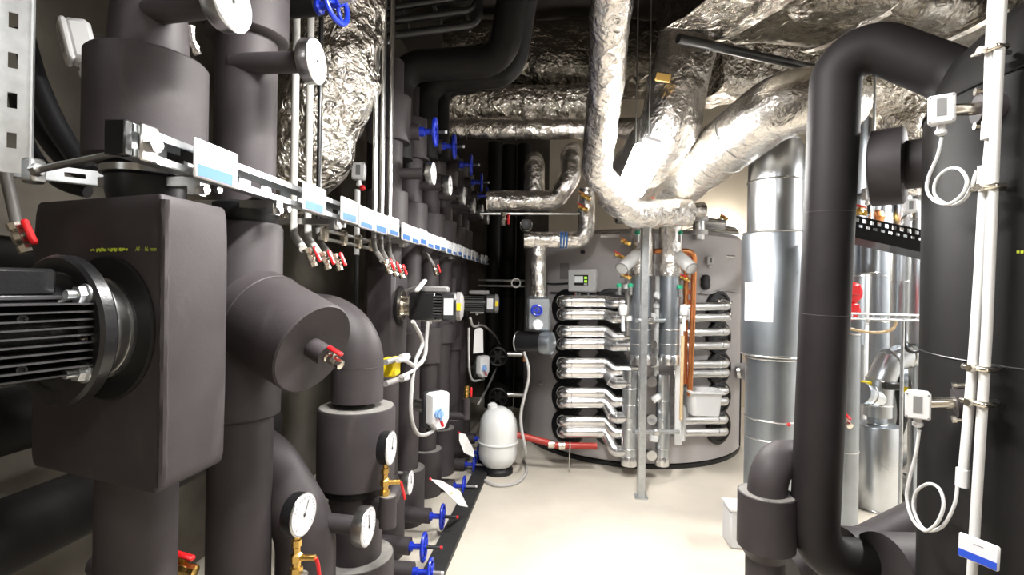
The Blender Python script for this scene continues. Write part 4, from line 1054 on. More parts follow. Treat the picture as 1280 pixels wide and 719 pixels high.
# ------------------------------------------------------------------ headers in front of the tank
def header(px, y0, y1, d, r, lab, mt='sheet', cap=True, bands=()):
    t = Thing('header_pipe', lab, 'pipe'); b = t.part('pipe', mt); a, e = A(px, y0, d), A(px, y1, d); e = V((a.x, a.y, e.z))
    b.cyl(e, a, r, n=28)
    for y in bands: t.part('band', 'steel', parent=b).torus((a.x, a.y, A(px, y, d).z), (0, 0, 1), r, .005, 28, 6)
    if cap: t.part('end_cap', 'alu_pipe').lathe([(r * .6, -.03), (r * 1.02, -.022), (r * 1.05, 0), (r * 1.05, .05), (r, .055)], e, n=24)
    return t
def wrapped_header(px, lab, side):
    t = header(px, 262, 452, 4.0, .078, lab, 'sheet_dull', bands=(412, 345, 430))
    a = A(px, 262, 4.0); q = A(px, 345, 4.0)
    t.part('foil_sleeve', 'foil').tube([(a.x, a.y, q.z), (a.x, a.y, a.z + .1)], .088, n=28, seg=.03, wob=.006, wf=14)
    o = A(px + side * 14, 322, 3.95); e = A(px + side * 26, 336, 3.85)
    br = t.part('branch', 'conduit'); br.cyl(A(px, 312, 4.0), e, .048, n=20)
    t.part('branch_rim', 'grey_plastic', parent=br).torus(e, e - o, .048, .006, 20, 6)
    t.done()
wrapped_header(803, 'tall grey header pipe with foil top, joined to the left flange pipes', -1)
wrapped_header(839, 'tall grey header pipe with foil top beside the copper pipes', 1)
t = header(788, 462, 578, HD - .1, .062, 'lower silver header collecting the left flange pipes', 'sheet', bands=(485, 505, 535, 560)); t.done()
t = header(829, 468, 578, HD - .1, .055, 'lower silver header with round stubs behind the support post', 'sheet', bands=(500, 540, 560))
for y in (431, 452, 478, 525, 570): t.part('stub', 'alu_pipe').lathe([(.04, 0), (.042, .01), (.042, .06)], A(815, y, 4.0), FW, 20)
t.done()
# post
t = Thing('support_post', 'square galvanised post standing in front of the headers', 'post'); f = atz(801, 622, 0); h = A(806, 250, depth(f))
t.part('post', 'galv').box((f.x, f.y, (h.z + .1) / 2), (.05, .05, h.z + .1), Matrix.Rotation(YAW, 3, 'Z'), bev=.004)
t.part('foot_plate', 'galv').box((f.x, f.y, .006), (.09, .09, .012)); t.done()
t = Thing('support_post', 'thinner galvanised post behind the lower silver header', 'post'); f2 = A(785, 470, 4.35)
t.part('post', 'galv').box((f2.x, f2.y, .85), (.03, .03, 1.7)); t.part('foot_plate', 'galv').box((f2.x, f2.y, .005), (.07, .07, .01)); t.done()
t = Thing('support_strut', 'flat grey strut hanging beside the copper pipes', 'strut'); a, e = A(851, 405, 4.0), A(846, 556, 4.0)
t.part('strut', 'conduit').box((a + e) / 2, (.055, .02, (a - e).length), Matrix.Rotation(YAW, 3, 'Z'), bev=.003)
t.part('hook_plate', 'white_plastic').box(A(853, 530, 4.02), (.05, .03, .28), bev=.012); t.done()
for y, x0, x1, lab in ((401, 796, 830, 'short galvanised cross arm bolted high on the support post'), (540, 792, 848, 'long galvanised cross rod low on the support post')):
    t = Thing('cross_arm', lab, 'bracket'); t.part('arm', 'galv').cyl(A(x0, y, 3.66), A(x1, y, 3.95), .016, n=10); 
    t.part('clamp', 'steel').box(A((x0 + x1) / 2, y, 3.8), (.06, .06, .05), bev=.01); t.done()
t = Thing('pipe_clamps', 'white and steel clamp pieces packed between the two headers', 'clamp')
for x, y in ((818, 455), (815, 395), (822, 370), (820, 498), (817, 548)): t.part('clamp', 'conduit').box(A(x, y, 4.05), (.07, .06, .05), Matrix.Rotation(random.uniform(-.6, .6), 3, 'Y'), bev=.01)
t.done()
for px, y0, y1, dd, r, mt, lab in ((786, 332, 420, 4.02, .028, 'steel', 'thin steel riser with white clips left of the grey header'), (822, 345, 470, 4.12, .022, 'conduit', 'thin pale riser squeezed between the two grey headers'), (815, 300, 345, 4.1, .03, 'alu_pipe', 'short silver riser behind the support post top'), (874, 262, 300, 4.3, .05, 'alu_pipe', 'stubby silver riser right of the foil sleeves')):
    t = Thing('thin_riser', lab, 'pipe'); a, e = A(px, y0, dd), A(px, y1, dd); t.part('pipe', mt).cyl((a.x, a.y, e.z), a, r, n=16)
    for k in (.25, .7): t.part('clip', 'white_plastic').lathe([(r, -.02), (r * 1.5, -.018), (r * 1.5, .018), (r, .02)], (a.x, a.y, e.z + (a.z - e.z) * k), n=14)
    t.part('side_arm', 'steel').cyl((a.x, a.y, e.z + .05), (a.x, a.y, e.z + .05) if False else V((a.x, a.y, e.z + .05)) + FW * .3, .01, n=8)
    t.done()
for px, lab in ((793, 'white tee fitting on the left flange pipe ends'), (860, 'white tee fitting on the copper side')):
    t = Thing('tee_fitting', lab, 'fitting'); o = A(px - 14 if px < 800 else px - 5, 388, 3.93); t.part('body', 'white_plastic').box(o, (.06, .05, .09), bev=.012); t.part('spout', 'white_plastic').tube([o, o + UZ * -.1, o + UZ * -.16 - FW * .01], .014, .03, n=10); t.part('tail', 'steel').cyl(o, o + FW * .15, .014, n=10); t.done()
# copper
t = Thing('copper_pipe', 'bright copper pipe with a hooked top beside the grey header', 'pipe'); d = 4.0
t.part('pipe', 'copper').tube([A(846, 314, d), A(868, 314, d), A(866, 395, d), A(862, 495, d)], .021, .06, n=16); t.done()
t = Thing('copper_pipe', 'copper pipe with soldered joints and white valve', 'pipe')
b = t.part('pipe', 'copper'); b.tube([A(858, 318, d + .02), A(857, 400, d + .02), A(856, 480, d + .02)], .019, 0, n=16)
for y in (325, 365, 378): t.part('joint', 'copper', parent=b).lathe([(.026, -.02), (.026, .02)], A(858, y, d + .02), n=14)
t.part('valve', 'white_plastic').box(A(857, 393, d - .02), (.06, .05, .09), bev=.01); t.done()
t = Thing('tan_pipe', 'tan plastic tube hanging in front of the copper pipes', 'pipe'); t.part('tan_pipe', 'tan').cyl(A(853.5, 420, 3.93), A(851, 525, 3.93), .013, n=12); t.done()
t = Thing('copper_stub', 'short orange copper stub between the two header tops', 'pipe'); t.part('copper_stub', 'copper').cyl(A(818, 314, 4.0), A(830, 313, 4.0), .02, n=12); t.done()
# tub
def tub():
    o = A(879, 503, 4.02); t = Thing('plastic_tub', 'white plastic tub hung under the copper pipes', 'tub', None, Matrix.Translation(o) @ Matrix.Rotation(YAW, 4, 'Z'))
    b = t.part('tub', 'white_plastic'); 
    def rr(x, y, z, r=.03): return [V((sx * (x - r) + r * math.cos(a), sy * (y - r) + r * math.sin(a), z)) for sx, sy, a0 in ((1, 1, 0), (-1, 1, 90), (-1, -1, 180), (1, -1, 270)) for a in [math.radians(a0 + q) for q in (0, 30, 60, 90)]]
    b.rings([rr(.105, .08, -.09), rr(.12, .095, .085), rr(.135, .108, .085), rr(.135, .108, .1), rr(.115, .09, .1), rr(.10, .075, -.08)])
    t.part('bracket', 'galv').box((-.10, .10, .0), (.02, .06, .28)); t.done()
tub()
# red pipe
t = Thing('red_pipe', 'dark red pipe with silver joints low along the tank', 'pipe'); d = 4.2
P_ = [A(625, 538, d), A(686, 554, d - .02), A(694, 557, d - .02), A(746, 558, d - .02)]
b = t.part('pipe', 'red_pipe'); b.tube(P_, .027, .05, n=16)
for x, y in ((689, 555.5), (702, 557.5)): t.part('joint', 'nickel').lathe([(.033, -.025), (.033, .025)], A(x, y, d - .02), R0, 14)
t.part('clip', 'steel').torus(A(712, 557.5, d - .02), R0, .03, .006, 16, 6); q = A(712, 562, d - .02); t.part('clip_rod', 'steel').cyl(q, (q.x, q.y, 0), .005, n=8); t.done()

# fittings above the tank, around the header tops
fit = [(782, 303, 'orange', 'orange capped fitting left of the header tops'), (775, 320, 'red', 'red lever cock left of the grey header'), (783, 345, 'red', 'red and brass cock above the left flange pipes'), (905, 272, 'red', 'red lever valve on the wall side above the tank'),
       (856, 348, 'red', 'red levered cock between grey header and copper pipe'), (732, 246, 'orange', 'orange cap beside the foil bend'), (729, 260, 'red', 'red handle cock under the orange cap')]
for x, y, mt, lab in fit:
    t = Thing('small_valve', lab, 'valve'); o = A(x, y, 3.95 if x < 880 else 5.2); ballcock(t, o, V((1, 0, -.5)), 1.2, (-.5, -.4, .6), 'brass', mt)
    t.part('nipple', 'steel').cyl(o, o + FW * (.18 if x < 880 else 1.6), .013, n=10); t.done()
for x, y in ((774, 359), (788, 359), (850, 361), (797, 293), (850, 293)):
    t = Thing('green_cap', 'green capped test point %s' % {(774, 359): 'on a flange pipe end left of the grey header', (788, 359): 'touching the left grey header low down', (850, 361): 'beside the copper pipes low down', (797, 293): 'on the foil sleeve of the left header', (850, 293): 'on the foil sleeve of the right header'}[x, y], 'cap', 'green test points on the headers'); o = A(x, y, 3.93)
    t.part('cap', 'green').lathe([(.022, 0), (.022, .02), (.012, .03)], o, (0, 0, 1), 12); t.part('body', 'steel').cyl(o + V((0, 0, -.06)), o, .016, n=10); t.part('stem', 'steel').cyl(o + V((0, 0, -.05)), o + V((0, 0, -.05)) + FW * .1, .01, n=10); t.done()
t = Thing('pipe_cluster_cross', 'horizontal foil cross pipe joining the two header tops', 'pipe'); t.part('pipe', 'foil').tube([A(770, 270, 4.05), A(880, 262, 4.1)], .06, n=24, seg=.03, wob=.008, wf=12); t.done()
for i, (x0, y0, x1, y1, d, r, lab) in enumerate(((862, 276, 905, 281, 4.9, .05, 'steel pipe above the tank right of the headers'), (875, 292, 920, 296, 4.9, .07, 'fat silver pipe section resting over the tank rim'), (870, 318, 918, 321, 4.5, .012, 'thin steel rail in front of the tank rim'), (750, 294, 775, 294, 4.3, .03, 'short silver pipe stub right of the taped foil pipe'))):
    t = Thing('steel_pipe', lab, 'pipe'); t.part('steel_pipe', 'alu_pipe').cyl(A(x0, y0, d), A(x1, y1, d), r, n=18); t.done()
t = Thing('vent_bracket', 'pale upright pipe elbow over the tank rim near the wall lamp', 'pipe'); t.part('vent_bracket', 'white_plastic').tube([A(918, 322, 4.9), A(919, 288, 4.9), A(908, 286, 5.1), A(900, 290, 5.3)], .03, .05, n=14); t.done()
sensor(A(887, 326, 4.35), -FW, 'little white sensor on the tank beside the copper pipes', .95)
cable(spline([tank_pt(x, y)[0] + tank_pt(x, y)[1] * .02 for x, y in ((874, 366), (885, 367), (905, 363), (922, 366))]), .008, 'thin grey cable across the tank near the wall side', 'cable', 0)
t = Thing('pipe_outlet', 'silver outlet pipe leaving the tank towards the big round duct', 'pipe'); t.part('pipe', 'alu_pipe').cyl(tank_pt(921, 464)[0], A(943, 463, 4.6), .07, n=20); t.part('pipe_end', 'alu_pipe').cyl(A(930, 464, 4.5), A(938, 464, 4.5), .085, n=20); t.done()

# ------------------------------------------------------------------ dark recess: pipes beyond the bank
for px, d, r in ((616, 6.4, .09), (634, 6.5, .09), (652, 6.45, .08)):
    q = A(px, 400, d); t = Thing('insulated_pipe', 'black foam pipe in the dark recess, %s from the far end of the bank' % ORD[[616, 634, 652].index(px)], 'pipe', 'black pipes in the dark recess'); t.part('insulated_pipe', 'foam_shaded').cyl((q.x, q.y, 0), (q.x, q.y, 3.3), r, n=20); t.done()
t = Thing('steel_rail', 'thin steel rails crossing the dark recess', 'rail')
for y in (350, 357): t.part('rod', 'steel').cyl(A(598, y, 5.9), A(660, y + 1, 5.9), .012, n=8)
t.part('clamp', 'steel').torus(A(645, 354, 5.88), FW, .05, .01, 16, 6); t.done()
for x, y, lab in ((622, 446, 'black handwheel with a steel stem high in the dark recess'), (622, 497, 'black handwheel with a steel stem low in the dark recess')):
    o = A(x, y, 5.3); t = Thing('recess_valve', lab, 'valve', None, frame(o, -FW)); h = t.part('handwheel', 'black_rubber'); h.torus((0, 0, 0), (0, 0, 1), .09, .016, 28, 8); h.lathe([(.03, -.02), (.03, .02)], n=14)
    for k in range(3): h.box((0, 0, 0), (.18, .02, .014), Matrix.Rotation(k * 1.05, 3, 'Z'))
    t.part('body', 'foam_shaded').lathe([(.1, -.3), (.1, -.05), (.04, -.04), (.04, 0)], n=20); t.part('stem', 'steel').cyl((.1, .02, -.06), (.3, .02, -.06), .03, n=14); t.done()

# ------------------------------------------------------------------ right side: black tank
def w2(x, y): return CAM + R0 * x + FW * y
BT = w2(1.597, 1.203); BTX, BTY, BR = BT.x, BT.y, .5
def bt_pt(px, py, out=0.0):
    r = ray(px, py); a = r.x**2 + r.y**2; bq = -2 * (r.x * BTX + r.y * BTY); c = BTX**2 + BTY**2 - (BR + out)**2
    s = (-bq - math.sqrt(max(0, bq * bq - 4 * a * c))) / (2 * a); p = CAM + r * s
    return p, V((p.x - BTX, p.y - BTY, 0)).normalized()
def black_tank():
    t = Thing('insulated_tank', 'tall black foam clad tank with a domed top beside the white conduits', 'tank')
    b = t.part('cladding', 'foam_shaded'); b.lathe([(BR - .01, 0), (BR, .01), (BR, 1.98), (BR * .985, 2.03), (BR * .9, 2.13), (BR * .72, 2.22), (BR * .45, 2.28), (.03, 2.31)], (BTX, BTY, 0), n=96)
    z = bt_pt(1180, 446)[0].z; t.part('seam', 'black_rubber', parent=b).torus((BTX, BTY, z), (0, 0, 1), BR, .0025, 96, 6)
    t.part('seam', 'black_rubber', parent=b).torus((BTX, BTY, 2.0), (0, 0, 1), BR, .0025, 96, 6)
    # printed text remnant
    for k, px in enumerate((1273, 1278)):
        p, n = bt_pt(px, 315); t.part('printed_mark', 'print_green', parent=b).box(p + n * .001, (.005, .001, .006), Matrix((V((-n.y, n.x, 0)), -n, UZ)).transposed())
    # flanged nozzle towards the metal pipes
    fa = (R0 * .75 - FW * .66).normalized(); fc = A(1110, 209, 1.78); t.part('nozzle', 'foam').cyl(fc, fc + fa * .4, .082, n=32)
    f = t.part('nozzle_flange', 'foam'); a_ = fc + fa * .05; e_ = fc - fa * .05; L = .10
    f.lathe([(.12, 0), (.131, .006), (.131, L - .006), (.12, L)], e_, a_ - e_, 44)
    t.done()
black_tank()
# loop pipe
t = Thing('insulated_pipe_loop', 'thick black foam pipe arching from the tank dome down to the floor', 'pipe')
b = t.part('pipe', 'foam_loop_shaded'); b.tube([A(1235, 125, 1.5), A(1185, 92, 1.58), A(1047, 38, 1.75), A(1016, 700, 1.86), A(1150, 700, 2.0)], .079, .17, n=40, k=14)
a, e = A(1047, 38, 1.75), A(1016, 700, 1.86)
for k in (.33, .52): t.part('glue_seam', 'foam', parent=b).torus(a.lerp(e, k), e - a, .0785, .0012, 40, 6)
t.done()
t = Thing('insulated_elbow_pipe', 'black foam elbow dropping into a rimmed collar beside the arching pipe', 'pipe')
c = A(958, 640, 1.9)
b = t.part('pipe', 'foam'); b.tube([A(1022, 573, 2.1), A(1000, 572, 2.02), A(962, 574, 1.9), A(957, 640, 1.9), (c.x, c.y, 0)], .068, .11, n=28, k=12)
zt, zb = A(955, 616, 1.9).z, A(955, 686, 1.9).z
t.part('collar', 'foam').lathe([(.069, zb - .03), (.088, zb), (.1, zb + .012), (.1, zt), (.069, zt)], (c.x, c.y, 0), n=36)
t.part('collar_rim', 'foam_cut').lathe([(.069, zt - .001), (.095, zt - .001), (.095, zt + .002), (.069, zt + .002)], (c.x, c.y, 0), n=36); t.done()
# foam pipes and straps at the floor
t = Thing('insulated_pipe', 'black foam pipe lying low between the loop and the black tank', 'pipe')
t.part('pipe', 'foam').tube([A(985, 712, 2.2), A(1085, 678, 2.3), A(1150, 645, 2.4), A(1260, 630, 2.4)], .075, .15, n=26); t.done()
t = Thing('foam_strap', 'wide black foam strap wrapped over the low pipe', 'strap')
p0, p1 = A(1052, 698, 1.97), A(1090, 699, 2.0); t.part('foam_strap', 'foam').cyl(p0, p1, .115, n=36); t.done()
t = Thing('foam_block', 'cut black foam sleeve resting beside the tank foot', 'block'); p0, p1 = A(1100, 712, 1.85), A(1160, 712, 1.9); t.part('foam_block', 'foam').cyl(p0, p1, .125, n=36); t.done()
t = Thing('floor_box', 'white box on the floor behind the rimmed collar', 'box'); o = atz(930, 690, 0); t.part('body', 'card_white').box(o + V((.02, .1, .11)), (.18, .16, .22), bev=.01); t.part('lid', 'white_plastic').box(o + V((.02, .1, .225)), (.19, .17, .02), bev=.005); t.done()
# conduits on the tank
def on(px, py, out): p, n = bt_pt(px, py); return p + n * out
def conduit(pts, lab, r=.0098, sock=()):
    t = Thing('conduit', lab, 'conduit'); P = [on(x, y, .05) for x, y in pts]; c = t.part('tube', 'conduit'); c.tube(P, r, 0, n=16)
    for k in sock:
        q = P[0] if k == 0 else P[-1]; d_ = (P[1] - P[0]).normalized() * (-1 if k else 1); t.part('socket', 'white_plastic').lathe([(r, -.006), (r * 1.35, -.006), (r * 1.35, .035), (r, .036)], q, d_, 16)
    t.done()
conduit([(1277, -20), (1268, 170), (1258, 420), (1239, 740)], 'long white conduit running past the printed label on the black tank')
conduit([(1267, -20), (1262, 80), (1260, 172)], 'upper short white conduit ending above a bare cable', sock=(1,))
conduit([(1256, 212), (1250, 330), (1243, 440), (1229, 605)], 'shorter white conduit beside the long one with sockets at both ends', sock=(0, 1))
cable([on(1260, 175, .05), on(1257, 210, .05)], .006, 'short bare white cable between two conduit sockets', 'conduit', 0)
for (x, y, lab) in ((1262, 66, 'steel conduit clamp above the higher sensor'), (1259, 236, 'steel conduit clamp beside the upper cable loop'), (1249, 460, 'steel conduit clamp above the lower sensor'), (1247, 503, 'steel conduit clamp beside the lower sensor')):
    t = Thing('conduit_clamp', lab, 'clamp'); p, n = bt_pt(x, y); p = p + n * .05; tt = V((-n.y, n.x, 0))
    t.part('band', 'nickel').box(p, (.062, .034, .012), Matrix((tt, n, UZ)).transposed(), bev=.004)
    t.part('post', 'steel').cyl(p, p - n * .05, .006, n=8); hexnut(t.part('nut', 'nickel'), p + n * .017, n, .009, .01); t.done()
def tank_sensor(px, py, lab):
    p, n = bt_pt(px + 28, py); q = on(px, py, .075)
    nr = (V((-.55, -.83, 0)) + V((0, 0, -.05))).normalized()
    q = p + n * .085 - V((.02, .0, 0)); o = on(px, py, .09)
    M = sensor(o, nr, lab, .88, post=False)
    t = Thing('sensor_pocket', 'round steel sensor pocket on the black tank behind the %s sensor' % ('higher' if py < 300 else 'lower'), 'fitting')
    b0 = bt_pt(px + 16, py - 4)[0]; ax = (o - b0)
    t.part('plate', 'foam').lathe([(.034, 0), (.034, .05)], b0 - ax.normalized() * .02, ax, 24); t.part('neck', 'nickel').cyl(b0, o - ax.normalized() * .02, .014, n=14)
    for s_ in (-1, 1): t.part('screw', 'nickel').lathe([(.006, 0), (.006, .025), (.009, .026), (.009, .034)], b0 + UZ * (.04 * s_), ax, 8)
    t.done(); return o
s1 = tank_sensor(1225, 139, 'white sensor box high on the black tank'); s2 = tank_sensor(1197, 507, 'white sensor box low on the black tank')
def loop(pts, lab): cable(spline([on(x, y, .085 - .025 * i / len(pts)) for i, (x, y) in enumerate(pts)], 8), .0038, lab, 'white_plastic', 0)
loop([(1223, 172), (1217, 195), (1206, 220), (1203, 238), (1212, 252), (1228, 255), (1242, 243), (1246, 226), (1236, 212), (1220, 213), (1207, 227), (1206, 245), (1222, 256), (1240, 248), (1252, 215)], 'white cable looped under the higher sensor')
loop([(1196, 540), (1191, 570), (1183, 600), (1178, 625), (1184, 652), (1198, 666), (1212, 655), (1219, 632), (1213, 612), (1199, 607), (1184, 618), (1180, 640), (1192, 664), (1212, 660), (1226, 632), (1229, 607)], 'white cable looped under the lower sensor')
p, n = bt_pt(1264, 686)
sign(p + n * .085, 'white label with a deep blue band clipped to the long conduit', None, .074, .052, nrm=n + V((-.25, -.35, .1)), lines=1, deep=True, band=.3)
t = Thing('label_clamp', 'small steel clamp holding the blue banded label', 'clamp'); q = on(1245, 679, .06); t.part('jaw', 'nickel').box(q, (.02, .02, .016), bev=.003); hexnut(t.part('nut', 'nickel'), q, (1, -1, 0), .009, .02); t.done()

# ------------------------------------------------------------------ big round silver duct
def round_duct():
    d = 3.35; t = Thing('round_duct', 'big round sheet metal duct with a white paper notice', 'duct')
    c = A(967, 400, d); Z = lambda y: A(967, y, d).z
    b = t.part('upper_section', 'sheet'); b.lathe([(.168, Z(292)), (.168, Z(225)), (.162, Z(185)), (.150, Z(182)), (.15, Z(178))], (c.x, c.y, 0), n=56)
    b2 = t.part('wide_section', 'sheet_mid'); b2.lathe([(.185, Z(444)), (.198, Z(441)), (.198, Z(296)), (.188, Z(292))], (c.x, c.y, 0), n=64)
    b3 = t.part('lower_section', 'sheet_mid'); b3.lathe([(.165, 0), (.165, Z(444))], (c.x, c.y, 0), n=56)
    for y, r in ((228, .169), (292, .19), (443, .19), (447, .168), (521, .168), (545, .168)): t.part('seam', 'steel').torus((c.x, c.y, Z(y)), (0, 0, 1), r, .006, 56, 6)
    a0 = math.atan2(-1, -.62)
    pn = t.part('paper_notice', 'paper', label='white paper notice'); rs = []
    for z in (Z(401), Z(354)):
        rs.append([(c.x + .2005 * math.cos(a), c.y + .2005 * math.sin(a), z) for a in [math.radians(186 + 6 + 56 * k / 10) for k in range(11)]])
    vs = [V(p) for r in rs for p in r]; pn._add(vs, [(i, i + 1, 12 + i, 11 + i) for i in range(10)])
    pp = t.part('port', 'sheet_mid'); q = A(988, 341, 3.2); pp.cyl(q, q + FW * .12, .035, n=18); pp.lathe([(.045, 0), (.045, .02)], q, R0, 18)
    t.part('red_tip', 'red').ball(A(986, 531, 3.16), .012, 10)
    t.done()
round_duct()
t = Thing('foil_pipe', 'short foil neck joining the round duct to the slanting duct', 'pipe') if False else None

# ------------------------------------------------------------------ metal pipes beyond the loop
def vpipe(px, y0, y1, d, r, lab, mt='sheet', bands=(), floor=False, grp=None, top=None):
    t = Thing('metal_pipe', lab, 'pipe', grp); a, e = A(px, y0, d), A(px, y1, d); zb = 0 if floor else e.z
    b = t.part('pipe', mt); b.cyl((a.x, a.y, zb), (a.x, a.y, top or a.z), r, n=32)
    for y in bands: t.part('seam', 'steel', parent=b).torus((a.x, a.y, A(px, y, d).z), (0, 0, 1), r, .004, 28, 6)
    t.done(); return a
vpipe(1070, 195, 430, 3.9, .075, 'dark steel pipe close behind the arching black pipe', 'sheet_mid', (262, 345), top=3.2)
vpipe(1095, 190, 268, 4.1, .065, 'bright steel pipe above the black cable tray', 'sheet', (240,), top=3.2)
vpipe(1129, 300, 600, 3.95, .075, 'steel pipe passing behind the wire tray', 'sheet', (352, 400, 455), floor=True, top=3.0)
vpipe(1103, 250, 600, 4.3, .08, 'wide steel pipe in front of the white cabinet', 'sheet_mid', (345, 402), floor=True, top=3.0)
vpipe(1155, 210, 430, 3.5, .07, 'steel pipe right beside the black tank edge', 'sheet', (255, 275), top=3.0)
vpipe(1088, 300, 342, 3.75, .06, 'short dark steel stub hanging under the cable tray', 'sheet_dull', (341,))
vpipe(1139, 255, 420, 4.5, .025, 'slim white upright behind the steel pipes', 'conduit', floor=True, top=3.0)
vpipe(1152, 400, 600, 3.6, .07, 'steel pipe standing behind the silver bend', 'sheet', (447,), floor=True)
t = Thing('cabinet', 'white sheet cabinet on the wall behind the steel pipes', 'cabinet'); o = A(1118, 335, 4.95)
t.part('body', 'card_white').box(o, (.75, .25, 1.1), Matrix.Rotation(YAW, 3, 'Z'), bev=.01); dd = t.part('door', 'white_plastic'); dd.box(o - FW * .135, (.70, .02, 1.04), Matrix.Rotation(YAW, 3, 'Z'), bev=.004); t.part('handle', 'dark_plastic', parent=dd).box(o - FW * .15 + R0 * .3, (.02, .02, .1)); t.part('lower_plinth', 'card_white').box((o.x, o.y, (o.z - .56) / 2), (.7, .22, o.z - .54), Matrix.Rotation(YAW, 3, 'Z')); t.done()
t = Thing('grey_panel', 'pale grey switch box between the steel pipes', 'box'); o = A(1083, 370, 4.55); t.part('body', 'conduit').box(o, (.26, .12, .42), Matrix.Rotation(YAW, 3, 'Z'), bev=.01); t.part('lid', 'white_plastic').box(o - FW * .065, (.24, .01, .4), Matrix.Rotation(YAW, 3, 'Z'), bev=.004); t.part('leg', 'galv').cyl((*(o + FW * .03).xy, 0), o + FW * .03, .02, n=10); t.done()
sensor(A(1084, 243, 3.75), -FW, 'white sensor box above the black cable tray', 1.2)
sensor(A(1137, 258, 3.2), (V((-.3, -1, 0))), 'white sensor box below the black nozzle flange', 1.1)
t = Thing('drain_valve', 'small red valve on a steel pipe above the cable tray', 'valve'); ballcock(t, A(1074, 265, 3.7), (1, 0, -.2), 1.5, (0, -.3, 1), 'brass'); t.part('nipple', 'brass').cyl(A(1074, 265, 3.7), A(1074, 265, 3.85), .012, n=10); t.done()
t = Thing('brass_fitting', 'copper coloured union behind the cable tray', 'fitting'); t.part('nut', 'copper').lathe([(.045, -.03), (.05, -.02), (.05, .02), (.045, .03)], A(1096, 271, 3.85), R0, 8); t.part('stub', 'brass').cyl(A(1096, 271, 3.85), A(1096, 271, 4.08), .03, n=14); t.done()
t = Thing('dial_gauge', 'round steel gauge partly hidden behind the cable tray', 'gauge', None, frame(A(1141, 279, 3.6), -FW)); t.part('case', 'steel').lathe([(.07, -.03), (.075, 0), (.068, .006)], n=28); t.part('dial', 'card_white').lathe([(.066, .006), (.066, .008)], n=28); t.part('needle', 'ink_black').box((.01, .01, .01), (.06, .005, .002), Matrix.Rotation(.7, 3, 'Z')); t.done()
# black perforated cable tray
t = Thing('cable_tray', 'black perforated cable tray crossing behind the arching pipe', 'tray'); a, e = A(1040, 268, 2.9), A(1185, 299, 2.75)
tr = t.part('side_rail', 'black_paint'); x = (e - a).normalized(); L = (e - a).length; yv = UZ; zv = x.cross(yv).normalized(); R = Matrix((x, yv, zv)).transposed()
for k, (zz, hh) in enumerate(((0.016, .012), (-.018, .014), (-.07, .06))):
    tr.box(a + x * (L / 2) + UZ * zz, (L, hh, .004), R)
n_ = 15
for i in range(n_ + 1):
    for zz, off in ((0, 0), (-.033, .5)): tr.box(a + x * ((i + off) * L / (n_ + .5)) + UZ * zz, (.018, .03, .004), R)
fl = t.part('tray_floor', 'black_paint'); fl.box(a + x * (L / 2) + UZ * -.1 - zv * .12, (L, .004, .24), R)
fr = t.part('far_rail', 'black_paint'); fr.box(a + x * (L / 2) + UZ * -.045 - zv * .24, (L, .10, .004), R)
t.part('support', 'galv').cyl(a + x * .25 - zv * .12 + UZ * -.1, (*(a + x * .25 - zv * .12).xy, 3.3), .008, n=8); t.done()
# wire tray lower
t = Thing('wire_tray', 'galvanised wire tray with hanging cables behind the loop', 'tray'); a, e = A(1040, 398, 3.1), A(1180, 402, 3.1)
for dz, dy in ((0, 0), (.03, 0), (0, .12), (.03, .12)): t.part('long_wire', 'galv').cyl(a + UZ * dz + FW * dy, e + UZ * dz + FW * dy, .005, n=8)
for i in range(15):
    q = a.lerp(e, (i + .5) / 15); t.part('cross_wire', 'galv').tube([q + UZ * .032, q, q + FW * .12, q + FW * .12 + UZ * .032], .004, 0, n=6)
q = a.lerp(e, .7) + FW * .06; t.part('leg', 'galv').cyl((q.x, q.y, 0), q, .01, n=8); t.done()
cable(spline([A(1050, 405, 3.15), A(1066, 412, 3.15), A(1095, 416, 3.15), A(1115, 412, 3.15), A(1120, 402, 3.15)]), .009, 'beige cable sagging under the wire tray', 'tan', 0)
cable(spline([A(1130, 402, 3.2), A(1130, 430, 3.2), A(1140, 440, 3.2), A(1155, 436, 3.2)]), .012, 'black cable hanging from the wire tray', 'black_rubber', 0)
for y, s, lab in ((366, 1.0, 'red pump head behind the arching black pipe'), (389, .8, 'second red pump body below the red pump head')):
    o = A(1062, y, 3.4); t = Thing('red_pump', lab, 'pump', None, frame(o, -FW)); t.part('body', 'red').lathe([(.05 * s, -.08), (.075 * s, -.06), (.075 * s, .02), (.06 * s, .04), (.02, .045)], n=24); t.part('box', 'red').box((0, .02, .03), (.09 * s, .08 * s, .05), bev=.01); t.part('volute', 'black_paint').lathe([(.07 * s, -.18), (.09 * s, -.16), (.09 * s, -.08)], n=24)
    t.part('pipe', 'black_paint').cyl((0, -.12, -.12), (0, .12, -.12), .03, n=14); t.done()
